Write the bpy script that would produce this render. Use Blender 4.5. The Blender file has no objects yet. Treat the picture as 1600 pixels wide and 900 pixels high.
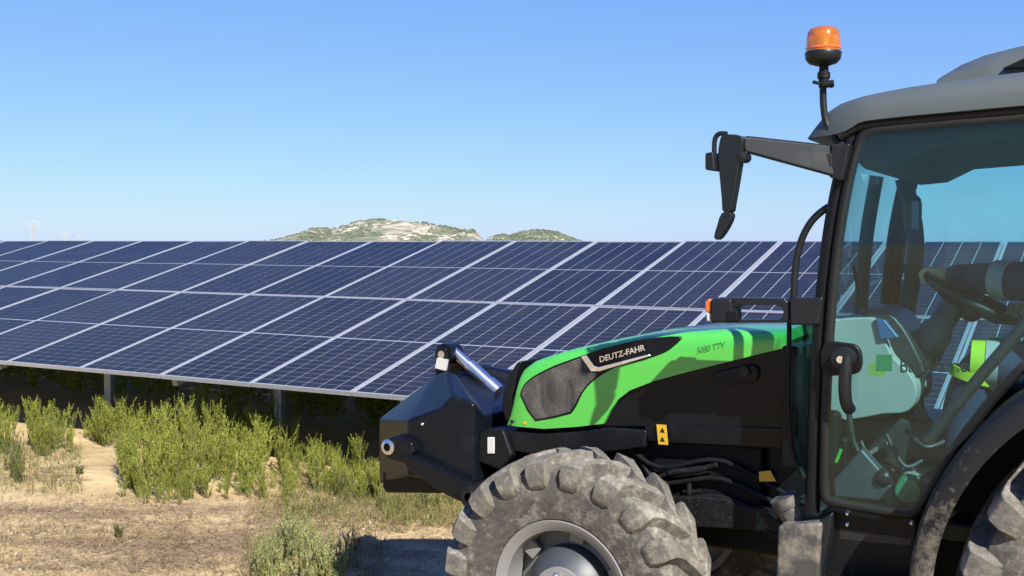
import bpy, bmesh, math, random
import numpy as np
from mathutils import Vector, Matrix, Quaternion

random.seed(7); rng = np.random.default_rng(7)
S = bpy.context.scene
COL = S.collection
R = math.radians

# ------------------------------------------------------------------ camera
F_PX, PITCH, ROLL, CAM_H = 1675.6, -0.0405, 0.0023, 1.80      # focal length in pixels of the 1600 px wide photo
cp, sp = math.cos(PITCH), math.sin(PITCH); cr, sr = math.cos(ROLL), math.sin(ROLL)
r0, u0, f0 = Vector((1, 0, 0)), Vector((0, -sp, cp)), Vector((0, cp, sp))
rt = r0 * cr + u0 * sr; up = u0 * cr - r0 * sr
cam = bpy.data.cameras.new('camera'); camo = bpy.data.objects.new('camera', cam); COL.objects.link(camo)
mw = Matrix.Identity(4)
for i in range(3):
    mw[i][0] = rt[i]; mw[i][1] = up[i]; mw[i][2] = -f0[i]
mw.translation = (0, 0, CAM_H)
camo.matrix_world = mw
cam.sensor_width = 36; cam.lens = 36 * F_PX / 1600; cam.clip_start = 0.05; cam.clip_end = 30000
S.camera = camo

# ------------------------------------------------------------------ sky, sun, exposure
SUN_EL = R(41); SUN_DIR = Vector((0.40, -0.917, 0)).normalized()       # horizontal direction towards the sun
w = bpy.data.worlds.new('World'); S.world = w; w.use_nodes = True
nt = w.node_tree; bg = nt.nodes['Background']
sky = nt.nodes.new('ShaderNodeTexSky'); sky.sky_type = 'NISHITA'; sky.sun_disc = False
sky.sun_elevation = SUN_EL; sky.sun_rotation = math.atan2(SUN_DIR.x, SUN_DIR.y)
sky.air_density = 1.0; sky.dust_density = 0.3; sky.ozone_density = 4.0; sky.altitude = 300
# film response of the clear sky: one soft curve per colour channel over the whole dome
sep = nt.nodes.new('ShaderNodeSeparateColor'); cmb = nt.nodes.new('ShaderNodeCombineColor'); nt.links.new(sky.outputs[0], sep.inputs[0])
for i, (g_, a_) in enumerate(((.795, .80), (.686, 1.23), (.074, 5.6))):
    pw = nt.nodes.new('ShaderNodeMath'); pw.operation = 'POWER'; pw.inputs[1].default_value = g_; ml = nt.nodes.new('ShaderNodeMath'); ml.operation = 'MULTIPLY'; ml.inputs[1].default_value = a_
    nt.links.new(sep.outputs[i], pw.inputs[0]); nt.links.new(pw.outputs[0], ml.inputs[0]); nt.links.new(ml.outputs[0], cmb.inputs[i])
nt.links.new(cmb.outputs[0], bg.inputs[0]); bg.inputs[1].default_value = 0.059
sl = bpy.data.lights.new('sun', 'SUN'); sl.energy = 5.0; sl.angle = R(0.53); sl.color = (1, 0.955, 0.88)
so = bpy.data.objects.new('sun', sl); COL.objects.link(so)
tosun = Vector((SUN_DIR.x * math.cos(SUN_EL), SUN_DIR.y * math.cos(SUN_EL), math.sin(SUN_EL)))
so.rotation_euler = tosun.to_track_quat('Z', 'Y').to_euler(); so.location = tosun * 60
S.view_settings.view_transform = 'Standard'; S.view_settings.look = 'None'
S.view_settings.exposure = 1.35; S.view_settings.gamma = 1
S.render.engine = 'CYCLES'
S.cycles.transparent_max_bounces = 24; S.cycles.max_bounces = 10; S.cycles.transmission_bounces = 10

# ------------------------------------------------------------------ pixel -> place
def ray(px, py):
    x, y = px - 800, py - 450
    u, v = x * cr + y * sr, -x * sr + y * cr
    z1 = -v / F_PX
    return Vector((u / F_PX, cp - z1 * sp, sp + z1 * cp))
AZ = R(-29.73)                                       # direction of the panel row; the tractor stands parallel to it
SX = Vector((math.cos(AZ), math.sin(AZ), 0)); NX = Vector((-math.sin(AZ), math.cos(AZ), 0))
T0 = SX * (-1.86) + NX * 4.22                        # ground below the middle of the tractor's front axle
def P(px, py, lat):
    """pixel -> point on the tractor's own plane y = lat, in tractor coordinates (x to the rear, y away, z up)"""
    d = ray(px, py); n = 4.22 + lat
    k = n / d.dot(NX); p = d * k
    return Vector((p.dot(SX) + 1.86, lat, CAM_H + p.z))
def PZ(pts, lat): return [P(a, b, lat) for a, b in pts]
def gp(px, py, g=0.0):
    """pixel -> ground point at height g"""
    d = ray(px, py); k = (g - CAM_H) / d.z
    return (d.x * k, d.y * k)

# ------------------------------------------------------------------ mesh helpers
def mesh(name, v, f):
    m = bpy.data.meshes.new(name); m.from_pydata([tuple(a) for a in v], [], [tuple(a) for a in f]); m.update(); return m
def fixn(m):
    b = bmesh.new(); b.from_mesh(m); bmesh.ops.recalc_face_normals(b, faces=b.faces); b.to_mesh(m); b.free()
def mk(name, vf, mat, parent=None, smooth=None, bevel=0, seg=2, fix=True, label=None):
    m = mesh(name, *vf)
    if fix: fixn(m)
    m.materials.append(mat)
    if smooth or bevel:
        for p in m.polygons: p.use_smooth = True
        m.set_sharp_from_angle(angle=R(smooth or 35))
    o = bpy.data.objects.new(name, m); COL.objects.link(o)
    if parent: o.parent = parent
    if bevel:
        b = o.modifiers.new('bevel', 'BEVEL'); b.width = bevel; b.segments = seg; b.limit_method = 'ANGLE'; b.angle_limit = R(30)
        b.harden_normals = True
    if label: o['label'] = label
    return o
def join(*parts):
    V, Fc = [], []
    for v, f in parts:
        k = len(V); V += list(v); Fc += [tuple(i + k for i in a) for a in f]
    return V, Fc
def box(x0, x1, y0, y1, z0, z1):
    v = [(x, y, z) for z in (z0, z1) for y in (y0, y1) for x in (x0, x1)]
    return v, [(0, 2, 3, 1), (4, 5, 7, 6), (0, 1, 5, 4), (2, 6, 7, 3), (0, 4, 6, 2), (1, 3, 7, 5)]
def obox(c, ax, ay, az, hx, hy, hz):
    c = Vector(c); v = [c + ax * sx * hx + ay * sy * hy + az * sz * hz for sz in (-1, 1) for sy in (-1, 1) for sx in (-1, 1)]
    return v, box(0, 1, 0, 1, 0, 1)[1]
def prism(pts, y0, y1):
    """outline of (x,?,z) points -> slab between y0 and y1"""
    n = len(pts); v = [(p[0], y0, p[-1]) for p in pts] + [(p[0], y1, p[-1]) for p in pts]
    return v, [tuple(range(n)), tuple(range(2 * n - 1, n - 1, -1))] + [(i, i + n, (i + 1) % n + n, (i + 1) % n) for i in range(n)]
def loft(rings, closed=True, caps=True):
    n = len(rings[0]); v = [p for r in rings for p in r]; f = []
    for k in range(len(rings) - 1):
        for i in range(n if closed else n - 1):
            j = (i + 1) % n
            f.append((k * n + i, k * n + j, (k + 1) * n + j, (k + 1) * n + i))
    if caps: f += [tuple(range(n)), tuple(range((len(rings) - 1) * n + n - 1, (len(rings) - 1) * n - 1, -1))]
    return v, f
def spline(pts, k=6, closed=False):
    pts = [Vector(p) for p in pts]; n = len(pts); out = []
    for i in range(n if closed else n - 1):
        g = lambda j: pts[j % n] if closed else pts[max(0, min(n - 1, j))]
        a, b, c, d = g(i - 1), g(i), g(i + 1), g(i + 2)
        for s in range(k):
            t = s / k
            out.append(0.5 * ((2 * b) + (c - a) * t + (2 * a - 5 * b + 4 * c - d) * t * t + (3 * b - a - 3 * c + d) * t ** 3))
    if not closed: out.append(pts[-1])
    return out
def tube(pts, r, n=10, closed=False, flat=1.0, ref=None):
    pts = [Vector(p) for p in pts]; N = len(pts); rings = []; prev = None
    rr = r if hasattr(r, '__len__') else [r] * N
    for i in range(N):
        a = pts[(i - 1) % N] if (closed or i > 0) else pts[i]; b = pts[(i + 1) % N] if (closed or i < N - 1) else pts[i]
        t = (b - a).normalized()
        if prev is None:
            prev = Vector(ref) if ref else (Vector((0, 1, 0)) if abs(t.y) < 0.9 else Vector((1, 0, 0)))
        x = (prev - t * prev.dot(t)).normalized(); prev = x; y = t.cross(x)
        rings.append([pts[i] + (x * math.cos(q) * flat + y * math.sin(q)) * rr[i] for q in [2 * math.pi * (j + 0.5) / n for j in range(n)]])
    if closed:
        v, f = loft(rings, True, False); m = len(rings)
        # the frame may come round turned: take the nearest match
        best = min(range(n), key=lambda s: (rings[-1][0] - rings[0][s]).length)
        f += [((m - 1) * n + i, (m - 1) * n + (i + 1) % n, (i + 1 + best) % n, (i + best) % n) for i in range(n)]
        return v, f
    return loft(rings)
def lathe(prof, c, n=48, axis='y', a0=0, a1=2 * math.pi):
    """profile of (radius, along-axis)"""
    full = abs(a1 - a0 - 2 * math.pi) < 1e-6; c = Vector(c); rings = []
    for k in range(n if full else n + 1):
        q = a0 + (a1 - a0) * k / n; ring = []
        for r, h in prof:
            if axis == 'y': ring.append(c + Vector((r * math.cos(q), h, r * math.sin(q))))
            elif axis == 'z': ring.append(c + Vector((r * math.cos(q), r * math.sin(q), h)))
            else: ring.append(c + Vector((h, r * math.cos(q), r * math.sin(q))))
        rings.append(ring)
    m = len(prof); v = [p for r in rings for p in r]; f = []
    for k in range(n):
        k2 = (k + 1) % n if full else k + 1
        for i in range(m - 1): f.append((k * m + i, k * m + i + 1, k2 * m + i + 1, k2 * m + i))
    return v, f
def cyl(a, b, r, n=16): return tube([a, b], r, n)
def ball(c, r, n=14, sc=(1, 1, 1)):
    v, f = lathe([(max(1e-4, r * math.sin(t)), -r * math.cos(t)) for t in [math.pi * i / 8 for i in range(9)]], (0, 0, 0), n, 'z')
    return [Vector((p[0] * sc[0] + c[0], p[1] * sc[1] + c[1], p[2] * sc[2] + c[2])) for p in v], f
def empty(name, loc, rz=0, parent=None):
    o = bpy.data.objects.new(name, None); COL.objects.link(o); o.location = loc; o.rotation_euler = (0, 0, rz); o.empty_display_size = 0.1
    if parent: o.parent = parent
    return o
def tag(o, label, cat, group=None, kind=None):
    o['label'] = label; o['category'] = cat
    if group: o['group'] = group
    if kind: o['kind'] = kind
    return o
def copy_tree(o, parent=None):
    c = o.copy(); COL.objects.link(c); c.parent = parent
    for ch in o.children: copy_tree(ch, c)
    return c
def text_vf(s, size, org, ax, ay, depth=0.0015, shear=0.0, sx=1.0, bold=0.0):
    cu = bpy.data.curves.new('lettering', 'FONT'); cu.body = s; cu.size = size; cu.extrude = depth / 2; cu.shear = shear; cu.resolution_u = 4; cu.offset = bold
    o = bpy.data.objects.new('lettering', cu); COL.objects.link(o)
    dg = bpy.context.evaluated_depsgraph_get(); m = bpy.data.meshes.new_from_object(o.evaluated_get(dg))
    an = ax.cross(ay)
    v = [org + ax * p.co.x * sx + ay * p.co.y + an * p.co.z for p in m.vertices]; f = [tuple(p.vertices) for p in m.polygons]
    bpy.data.objects.remove(o); bpy.data.curves.remove(cu); bpy.data.meshes.remove(m)
    return v, f

# ------------------------------------------------------------------ materials
ALB = 0.53                                           # reflectances below are written bright; this brings them to daylight values
def alb(c, k=1.0): return tuple(x * ALB * k for x in c)
def nodes(name):
    m = bpy.data.materials.new(name); m.use_nodes = True; t = m.node_tree; return m, t, t.nodes['Principled BSDF'], t.nodes.new, t.links.new
def mat(name, base, rough=0.5, metal=0.0, var=0.15, scale=6.0, dirt=None, damt=0.0, dscale=5.0, bump=0.0, bscale=60.0, coat=0.0, low=None, spec=0.5):
    if metal < .5: base = alb(base); dirt = alb(dirt) if dirt else None
    m, t, b, N, L = nodes(name)
    co = N('ShaderNodeTexCoord'); nz = N('ShaderNodeTexNoise'); nz.inputs['Scale'].default_value = scale; nz.inputs['Detail'].default_value = 6
    L(co.outputs['Object'], nz.inputs['Vector'])
    rp = N('ShaderNodeValToRGB'); rp.color_ramp.elements[0].position = 0.3; rp.color_ramp.elements[1].position = 0.7
    rp.color_ramp.elements[0].color = (*[max(0, c * (1 - var)) for c in base], 1); rp.color_ramp.elements[1].color = (*[c * (1 + var) for c in base], 1)
    L(nz.outputs['Fac'], rp.inputs['Fac']); out = rp.outputs['Color']
    b.inputs['Roughness'].default_value = rough; b.inputs['Metallic'].default_value = metal; b.inputs['Coat Weight'].default_value = coat
    b.inputs['Coat Roughness'].default_value = 0.12; b.inputs['Specular IOR Level'].default_value = spec
    if dirt:
        n2 = N('ShaderNodeTexNoise'); n2.inputs['Scale'].default_value = dscale; n2.inputs['Detail'].default_value = 9; n2.inputs['Roughness'].default_value = 0.68
        L(co.outputs['Object'], n2.inputs['Vector'])
        r2 = N('ShaderNodeValToRGB'); e = r2.color_ramp.elements
        e[0].position = max(0, 0.62 - damt * 0.45); e[1].position = min(1, 0.86 - damt * 0.45); e[1].color = (min(1, damt * 1.3 + 0.15),) * 3 + (1,)
        L(n2.outputs['Fac'], r2.inputs['Fac']); fac = r2.outputs['Color']
        mx = N('ShaderNodeMix'); mx.data_type = 'RGBA'; mx.inputs[7].default_value = (*dirt, 1)
        L(fac, mx.inputs[0]); L(out, mx.inputs[6]); out = mx.outputs[2]
        mr = N('ShaderNodeMapRange'); mr.inputs[3].default_value = rough; mr.inputs[4].default_value = 0.9
        L(fac, mr.inputs[0]); L(mr.outputs[0], b.inputs['Roughness'])
    L(out, b.inputs['Base Color'])
    if bump:
        n3 = N('ShaderNodeTexNoise'); n3.inputs['Scale'].default_value = bscale; n3.inputs['Detail'].default_value = 5; L(co.outputs['Object'], n3.inputs['Vector'])
        bp = N('ShaderNodeBump'); bp.inputs['Strength'].default_value = bump; bp.inputs['Distance'].default_value = 0.01
        L(n3.outputs['Fac'], bp.inputs['Height']); L(bp.outputs[0], b.inputs['Normal'])
    return m
def glass(name, tint, rough=0.0, spec=0.05):
    m = bpy.data.materials.new(name); m.use_nodes = True; t = m.node_tree; N = t.nodes.new; L = t.links.new
    for n in list(t.nodes):
        if n.type != 'OUTPUT_MATERIAL': t.nodes.remove(n)
    out = t.nodes['Material Output']
    tr = N('ShaderNodeBsdfTransparent'); tr.inputs[0].default_value = (*tint, 1)
    gl = N('ShaderNodeBsdfGlossy'); gl.inputs['Roughness'].default_value = rough
    lw = N('ShaderNodeLayerWeight'); lw.inputs[0].default_value = 0.5; pw = N('ShaderNodeMath'); pw.operation = 'POWER'; pw.inputs[1].default_value = 5; L(lw.outputs['Facing'], pw.inputs[0])
    fr = N('ShaderNodeMath'); fr.operation = 'MULTIPLY_ADD'; fr.inputs[1].default_value = 0.7; fr.inputs[2].default_value = 0.025; L(pw.outputs[0], fr.inputs[0])
    df = N('ShaderNodeBsdfDiffuse'); df.inputs[0].default_value = (0.14, 0.175, 0.175, 1)
    nz = N('ShaderNodeTexNoise'); nz.inputs['Scale'].default_value = 5; nz.inputs['Detail'].default_value = 8
    co = N('ShaderNodeTexCoord'); L(co.outputs['Object'], nz.inputs['Vector'])
    mr = N('ShaderNodeMapRange'); mr.inputs[1].default_value = 0.45; mr.inputs[2].default_value = 0.8; mr.inputs[3].default_value = 0.008; mr.inputs[4].default_value = 0.04
    L(nz.outputs['Fac'], mr.inputs[0])
    m1 = N('ShaderNodeMixShader'); m2 = N('ShaderNodeMixShader')
    L(mr.outputs[0], m1.inputs[0]); L(tr.outputs[0], m1.inputs[1]); L(df.outputs[0], m1.inputs[2])
    L(fr.outputs[0], m2.inputs[0]); L(m1.outputs[0], m2.inputs[1]); L(gl.outputs[0], m2.inputs[2]); L(m2.outputs[0], out.inputs[0])
    return m
DUST = (0.30, 0.235, 0.155)
M = {}
M['green'] = mat('green_paint', (0.095, 0.60, 0.075), 0.34, var=0.05, scale=3, dirt=(0.32, 0.36, 0.2), damt=0.10, dscale=4, coat=0.5)
M['black'] = mat('black_plastic', (0.008, 0.009, 0.011), 0.42, var=0.2, dirt=(0.05, 0.046, 0.04), damt=0.15, dscale=6, bump=0.05, bscale=150, spec=.18)
M['blackp'] = mat('black_paint', (0.006, 0.007, 0.010), 0.3, var=0.2, dirt=(0.045, 0.043, 0.04), damt=0.12, dscale=7, spec=.18)
M['weight'] = mat('dark_weight_paint', (0.006, 0.008, 0.013), 0.30, var=0.2, dirt=(0.05, 0.05, 0.052), damt=0.08, dscale=9, bump=0.12, bscale=40, spec=.18)
M['dusty'] = mat('dusty_black', (0.011, 0.011, 0.012), 0.5, var=0.3, scale=20, dirt=(0.16, 0.14, 0.11), damt=0.17, dscale=55, bump=0.15, bscale=120, spec=.18)
M['tank'] = mat('dusty_grey_tank', (0.075, 0.075, 0.072), 0.55, var=0.25, scale=14, dirt=(0.42, 0.35, 0.25), damt=0.38, dscale=14, bump=0.2, bscale=70)
M['engine'] = mat('engine_black', (0.005, 0.005, 0.006), 0.6, var=0.4, scale=14, dirt=(0.03, 0.026, 0.022), damt=0.2, dscale=12, spec=.18)
M['rubber'] = mat('seal_rubber', (0.012, 0.012, 0.012), 0.5, var=0.2, spec=.28)
M['roof'] = mat('grey_roof_plastic', (0.092, 0.112, 0.113), 0.5, var=0.06, scale=2.5, dirt=(0.16, 0.165, 0.15), damt=0.12, dscale=3)
M['mirror'] = mat('dark_grey_plastic', (0.012, 0.0145, 0.017), 0.40, var=0.1, dirt=(0.06, 0.06, 0.056), damt=0.12, spec=.28)
m, t, b, N, L = nodes('dusty_tyre'); co = N('ShaderNodeTexCoord')
def _nz(sc, de, ro=.65):
    n_ = N('ShaderNodeTexNoise'); n_.inputs['Scale'].default_value = sc; n_.inputs['Detail'].default_value = de; n_.inputs['Roughness'].default_value = ro; L(co.outputs['Object'], n_.inputs['Vector']); return n_
def _rp(o_, p0, p1, c0, c1):
    r_ = N('ShaderNodeValToRGB'); r_.color_ramp.elements[0].position = p0; r_.color_ramp.elements[1].position = p1; r_.color_ramp.elements[0].color = (*c0, 1); r_.color_ramp.elements[1].color = (*c1, 1); L(o_, r_.inputs[0]); return r_.outputs[0]
def _mx(f_, a_, b_):
    x_ = N('ShaderNodeMix'); x_.data_type = 'RGBA'; L(f_, x_.inputs[0]); L(a_, x_.inputs[6]); L(b_, x_.inputs[7]); return x_.outputs[2]
gum = _rp(_nz(22, 8).outputs['Fac'], .35, .7, (.022, .020, .018), (.062, .054, .043)); mud = _rp(_nz(60, 6).outputs['Fac'], .3, .7, (.125, .112, .09), (.31, .28, .23))
k_ = _rp(_nz(10, 10, .75).outputs['Fac'], .48, .68, (0, 0, 0), (.9,) * 3); cc = _mx(k_, gum, mud)
ge = N('ShaderNodeNewGeometry'); k2_ = _rp(ge.outputs['Pointiness'], .515, .60, (0, 0, 0), (.75,) * 3); L(_mx(k2_, cc, mud), b.inputs['Base Color'])
b.inputs['Roughness'].default_value = .9; bp = N('ShaderNodeBump'); bp.inputs['Strength'].default_value = .45; bp.inputs['Distance'].default_value = .012; L(_nz(45, 9, .7).outputs['Fac'], bp.inputs['Height']); L(bp.outputs[0], b.inputs['Normal']); M['tyre'] = m
M['rim'] = mat('grey_rim_paint', (0.27, 0.27, 0.265), 0.5, var=0.08, dirt=DUST, damt=0.22, dscale=6)
M['hub'] = mat('dark_grey_hub', (0.060, 0.070, 0.082), 0.5, var=0.1, dirt=DUST, damt=0.15, dscale=7)
M['steel'] = mat('bare_steel', (0.55, 0.55, 0.54), 0.28, 1.0, var=0.12)
M['chrome'] = mat('silver_trim', (0.72, 0.71, 0.69), 0.25, 0.9, var=0.05)
M['galv'] = mat('galvanised_steel', (0.42, 0.43, 0.42), 0.5, 0.6, var=0.12, scale=25)
M['white'] = mat('white_plastic', (0.72, 0.72, 0.68), 0.4, var=0.05, dirt=DUST, damt=0.1)
M['orange'] = mat('orange_lens', (0.85, 0.16, 0.01), 0.2, var=0.05, coat=1)
M['yellow'] = mat('yellow_label', (0.75, 0.46, 0.02), 0.45, var=0.1, dirt=DUST, damt=0.1)
M['ink'] = mat('black_ink', (0.01, 0.01, 0.01), 0.5, var=0.1)
M['lgreen'] = mat('light_green_mark', (0.32, 0.50, 0.10), 0.5, var=0.05)
M['mgreen'] = mat('green_mark', (0.045, 0.27, 0.10), 0.5, var=0.05)
M['emboss'] = mat('dull_green_lettering', (0.06, 0.36, 0.06), 0.5, var=0.1)
M['console'] = mat('pale_grey_console', (0.46, 0.48, 0.45), 0.55, var=0.05, dirt=(0.4, 0.38, 0.32), damt=0.12)
M['dash'] = mat('dark_dash', (0.03, 0.033, 0.037), 0.5, var=0.12)
M['col'] = mat('grey_column', (0.11, 0.12, 0.125), 0.55, var=0.15)
M['head'] = mat('headliner', (0.075, 0.08, 0.085), 0.8, var=0.1)
M['screen'] = mat('blue_screen', (0.05, 0.16, 0.36), 0.2, var=0.15)
M['navy'] = mat('navy_cloth', (0.016, 0.04, 0.11), 0.85, var=0.25, scale=20, bump=0.3, bscale=40)
M['reflect'] = mat('grey_reflective_band', (0.50, 0.52, 0.52), 0.5, var=0.08)
M['hivis'] = mat('hivis_yellow', (0.55, 0.80, 0.02), 0.7, var=0.1, bump=0.2, bscale=40)
M['skin'] = mat('skin', (0.95, 0.62, 0.44), 0.5, var=0.08)
M['hair'] = mat('dark_hair', (0.025, 0.018, 0.013), 0.6, var=0.3, scale=60)
M['alu'] = mat('aluminium_frame', (0.56, 0.59, 0.63), 0.38, 0.35, var=0.06, scale=12)
M['back'] = mat('pale_backsheet', (0.42, 0.44, 0.47), 0.30, var=0.05, coat=0.6)
M['glass'] = glass('tinted_cab_glass', (0.76, 0.925, 0.93))
# amber beacon lens
m, t, b, N, L = nodes('amber_beacon_lens'); b.inputs['Base Color'].default_value = (0.80, 0.24, 0.008, 1); b.inputs['Roughness'].default_value = 0.12
b.inputs['Transmission Weight'].default_value = 0.75; b.inputs['Coat Weight'].default_value = 0.5; b.inputs['Subsurface Weight'].default_value = 0.0; M['amber'] = m
m, t, b, N, L = nodes('dusty_fender'); co = N('ShaderNodeTexCoord'); sx_ = N('ShaderNodeSeparateXYZ'); L(co.outputs['Object'], sx_.inputs[0])
n_ = N('ShaderNodeTexNoise'); n_.inputs['Scale'].default_value = 26; n_.inputs['Detail'].default_value = 10; n_.inputs['Roughness'].default_value = .75; L(co.outputs['Object'], n_.inputs['Vector'])
mr = N('ShaderNodeMapRange'); mr.inputs[1].default_value = 1.25; mr.inputs[2].default_value = .65; mr.inputs[3].default_value = -.12; mr.inputs[4].default_value = .25; L(sx_.outputs['Z'], mr.inputs[0])
ad = N('ShaderNodeMath'); ad.operation = 'ADD'; L(n_.outputs['Fac'], ad.inputs[0]); L(mr.outputs[0], ad.inputs[1])
rp = N('ShaderNodeValToRGB'); rp.color_ramp.elements[0].position = .50; rp.color_ramp.elements[1].position = .78; rp.color_ramp.elements[0].color = (.006, .006, .0065, 1); rp.color_ramp.elements[1].color = (.15, .13, .10, 1); L(ad.outputs[0], rp.inputs[0]); L(rp.outputs[0], b.inputs['Base Color'])
b.inputs['Roughness'].default_value = .55; b.inputs['Specular IOR Level'].default_value = .3; M['fender'] = m
# side grille: fine dusty mesh
m, t, b, N, L = nodes('dusty_grille_mesh')
co = N('ShaderNodeTexCoord'); wv = N('ShaderNodeTexVoronoi'); wv.inputs['Scale'].default_value = 190; L(co.outputs['Object'], wv.inputs['Vector'])
nz = N('ShaderNodeTexNoise'); nz.inputs['Scale'].default_value = 7; nz.inputs['Detail'].default_value = 9; nz.inputs['Distortion'].default_value = 1.2
mp = N('ShaderNodeMapping'); mp.inputs['Scale'].default_value = (1.8, 1, 0.8); mp.inputs['Rotation'].default_value = (0, 0.5, 0)
L(co.outputs['Object'], mp.inputs[0]); L(mp.outputs[0], nz.inputs['Vector'])
rp = N('ShaderNodeValToRGB'); rp.color_ramp.elements[0].position = 0.35; rp.color_ramp.elements[1].position = 0.72
rp.color_ramp.elements[0].color = (0.018, 0.018, 0.0175, 1); rp.color_ramp.elements[1].color = (0.105, 0.095, 0.08, 1)
L(nz.outputs['Fac'], rp.inputs[0])
mx = N('ShaderNodeMix'); mx.data_type = 'RGBA'; mx.blend_type = 'MULTIPLY'; mx.inputs[0].default_value = 0.6; L(rp.outputs[0], mx.inputs[6]); L(wv.outputs['Distance'], mx.inputs[7]); L(mx.outputs[2], b.inputs['Base Color'])
bp = N('ShaderNodeBump'); bp.inputs['Strength'].default_value = 0.5; bp.inputs['Distance'].default_value = 0.003; L(wv.outputs['Distance'], bp.inputs['Height']); L(bp.outputs[0], b.inputs['Normal'])
b.inputs['Roughness'].default_value = 0.8; M['grille'] = m
# solar cells under glass
m, t, b, N, L = nodes('solar_cell'); co = N('ShaderNodeTexCoord'); nz = N('ShaderNodeTexNoise'); nz.inputs['Scale'].default_value = 3.0
oi = N('ShaderNodeObjectInfo'); ad = N('ShaderNodeVectorMath'); L(co.outputs['Object'], ad.inputs[0]); L(oi.outputs['Random'], ad.inputs[1]); L(ad.outputs[0], nz.inputs['Vector'])
rp = N('ShaderNodeValToRGB'); rp.color_ramp.elements[0].color = (0.007, 0.0075, 0.0105, 1); rp.color_ramp.elements[1].color = (0.012, 0.0125, 0.016, 1)
L(nz.outputs['Fac'], rp.inputs[0]); hs = N('ShaderNodeHueSaturation'); mr = N('ShaderNodeMapRange'); mr.inputs[3].default_value = .75; mr.inputs[4].default_value = 1.3; L(oi.outputs['Random'], mr.inputs[0]); L(mr.outputs[0], hs.inputs['Value']); L(rp.outputs[0], hs.inputs['Color'])
n4 = N('ShaderNodeTexNoise'); n4.inputs['Scale'].default_value = 2.2; n4.inputs['Detail'].default_value = 8; n4.inputs['Roughness'].default_value = .7; L(ad.outputs[0], n4.inputs['Vector'])
dm = N('ShaderNodeMapRange'); dm.inputs[1].default_value = .45; dm.inputs[2].default_value = .8; dm.inputs[4].default_value = .10; L(n4.outputs['Fac'], dm.inputs[0])
dx = N('ShaderNodeMix'); dx.data_type = 'RGBA'; dx.inputs[7].default_value = (.12, .105, .085, 1); L(dm.outputs[0], dx.inputs[0]); L(hs.outputs[0], dx.inputs[6]); L(dx.outputs[2], b.inputs['Base Color']); b.inputs['Roughness'].default_value = 0.35
b.inputs['Coat Weight'].default_value = 0.13; b.inputs['Coat Roughness'].default_value = 0.09; b.inputs['Coat IOR'].default_value = 1.22; b.inputs['Specular IOR Level'].default_value = 0.1; M['cell'] = m
# foliage
def leafmat(name, c1, c2):
    m, t, b, N, L = nodes(name); co = N('ShaderNodeTexCoord'); nz = N('ShaderNodeTexNoise'); nz.inputs['Scale'].default_value = 14
    oi = N('ShaderNodeObjectInfo'); ad = N('ShaderNodeVectorMath'); L(co.outputs['Object'], ad.inputs[0]); L(oi.outputs['Random'], ad.inputs[1]); L(ad.outputs[0], nz.inputs['Vector'])
    rp = N('ShaderNodeValToRGB'); rp.color_ramp.elements[0].position = 0.35; rp.color_ramp.elements[1].position = 0.68
    rp.color_ramp.elements[0].color = (*alb(c1), 1); rp.color_ramp.elements[1].color = (*alb(c2), 1)
    L(nz.outputs['Fac'], rp.inputs[0]); b.inputs['Roughness'].default_value = 0.65; b.inputs['Specular IOR Level'].default_value = 0.25
    hs = N('ShaderNodeHueSaturation'); mr = N('ShaderNodeMapRange'); mr.inputs[3].default_value = 0.8; mr.inputs[4].default_value = 1.2
    L(oi.outputs['Random'], mr.inputs[0]); L(mr.outputs[0], hs.inputs['Value']); L(rp.outputs[0], hs.inputs['Color']); L(hs.outputs[0], b.inputs['Base Color'])
    tl = N('ShaderNodeBsdfTranslucent'); L(hs.outputs[0], tl.inputs[0]); mx = N('ShaderNodeMixShader'); mx.inputs[0].default_value = 0.5
    L(b.outputs[0], mx.inputs[1]); L(tl.outputs[0], mx.inputs[2]); L(mx.outputs[0], t.nodes['Material Output'].inputs[0])
    return m
M['leaf'] = leafmat('fresh_green_leaf', (0.42, 0.48, 0.05), (0.78, 0.80, 0.14))
M['leafp'] = leafmat('pale_sage_leaf', (0.50, 0.53, 0.13), (0.92, 0.90, 0.42))
M['leafd'] = leafmat('olive_leaf', (0.26, 0.27, 0.06), (0.52, 0.48, 0.16))
M['straw'] = leafmat('dry_straw', (0.42, 0.29, 0.15), (0.80, 0.62, 0.36))
M['stem'] = mat('weed_stem', (0.20, 0.22, 0.09), 0.7, var=0.3)
M['flower'] = mat('pale_seed_head', (0.50, 0.50, 0.38), 0.8, var=0.2)
M['stone'] = mat('pale_pebble', (0.54, 0.43, 0.28), 0.9, var=0.35, scale=12)
M['clod'] = mat('dirt_clod', (0.45, 0.315, 0.165), 0.95, var=0.3, scale=12)
# ground
m, t, b, N, L = nodes('dry_dirt'); co = N('ShaderNodeTexCoord')
def noise(scale, detail, rough=0.6, dist=0.0, vec=None):
    n = N('ShaderNodeTexNoise'); n.inputs['Scale'].default_value = scale; n.inputs['Detail'].default_value = detail; n.inputs['Roughness'].default_value = rough; n.inputs['Distortion'].default_value = dist
    L(vec or co.outputs['Object'], n.inputs['Vector']); return n
def ramp(n, a, b_, ca, cb):
    r = N('ShaderNodeValToRGB'); r.color_ramp.elements[0].position = a; r.color_ramp.elements[1].position = b_
    if cb[0] != cb[2]: ca, cb = alb(ca), alb(cb)     # a colour, not a mask
    r.color_ramp.elements[0].color = (*ca, 1); r.color_ramp.elements[1].color = (*cb, 1); L(n.outputs['Fac'], r.inputs[0]); return r
def mixc(fac, a, b_):
    x = N('ShaderNodeMix'); x.data_type = 'RGBA'; L(fac, x.inputs[0]); L(a, x.inputs[6]); L(b_, x.inputs[7]); return x.outputs[2]
soil = ramp(noise(2.2, 9, 0.7, 0.3), 0.32, 0.68, (0.58, 0.405, 0.19), (0.84, 0.645, 0.345))
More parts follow.
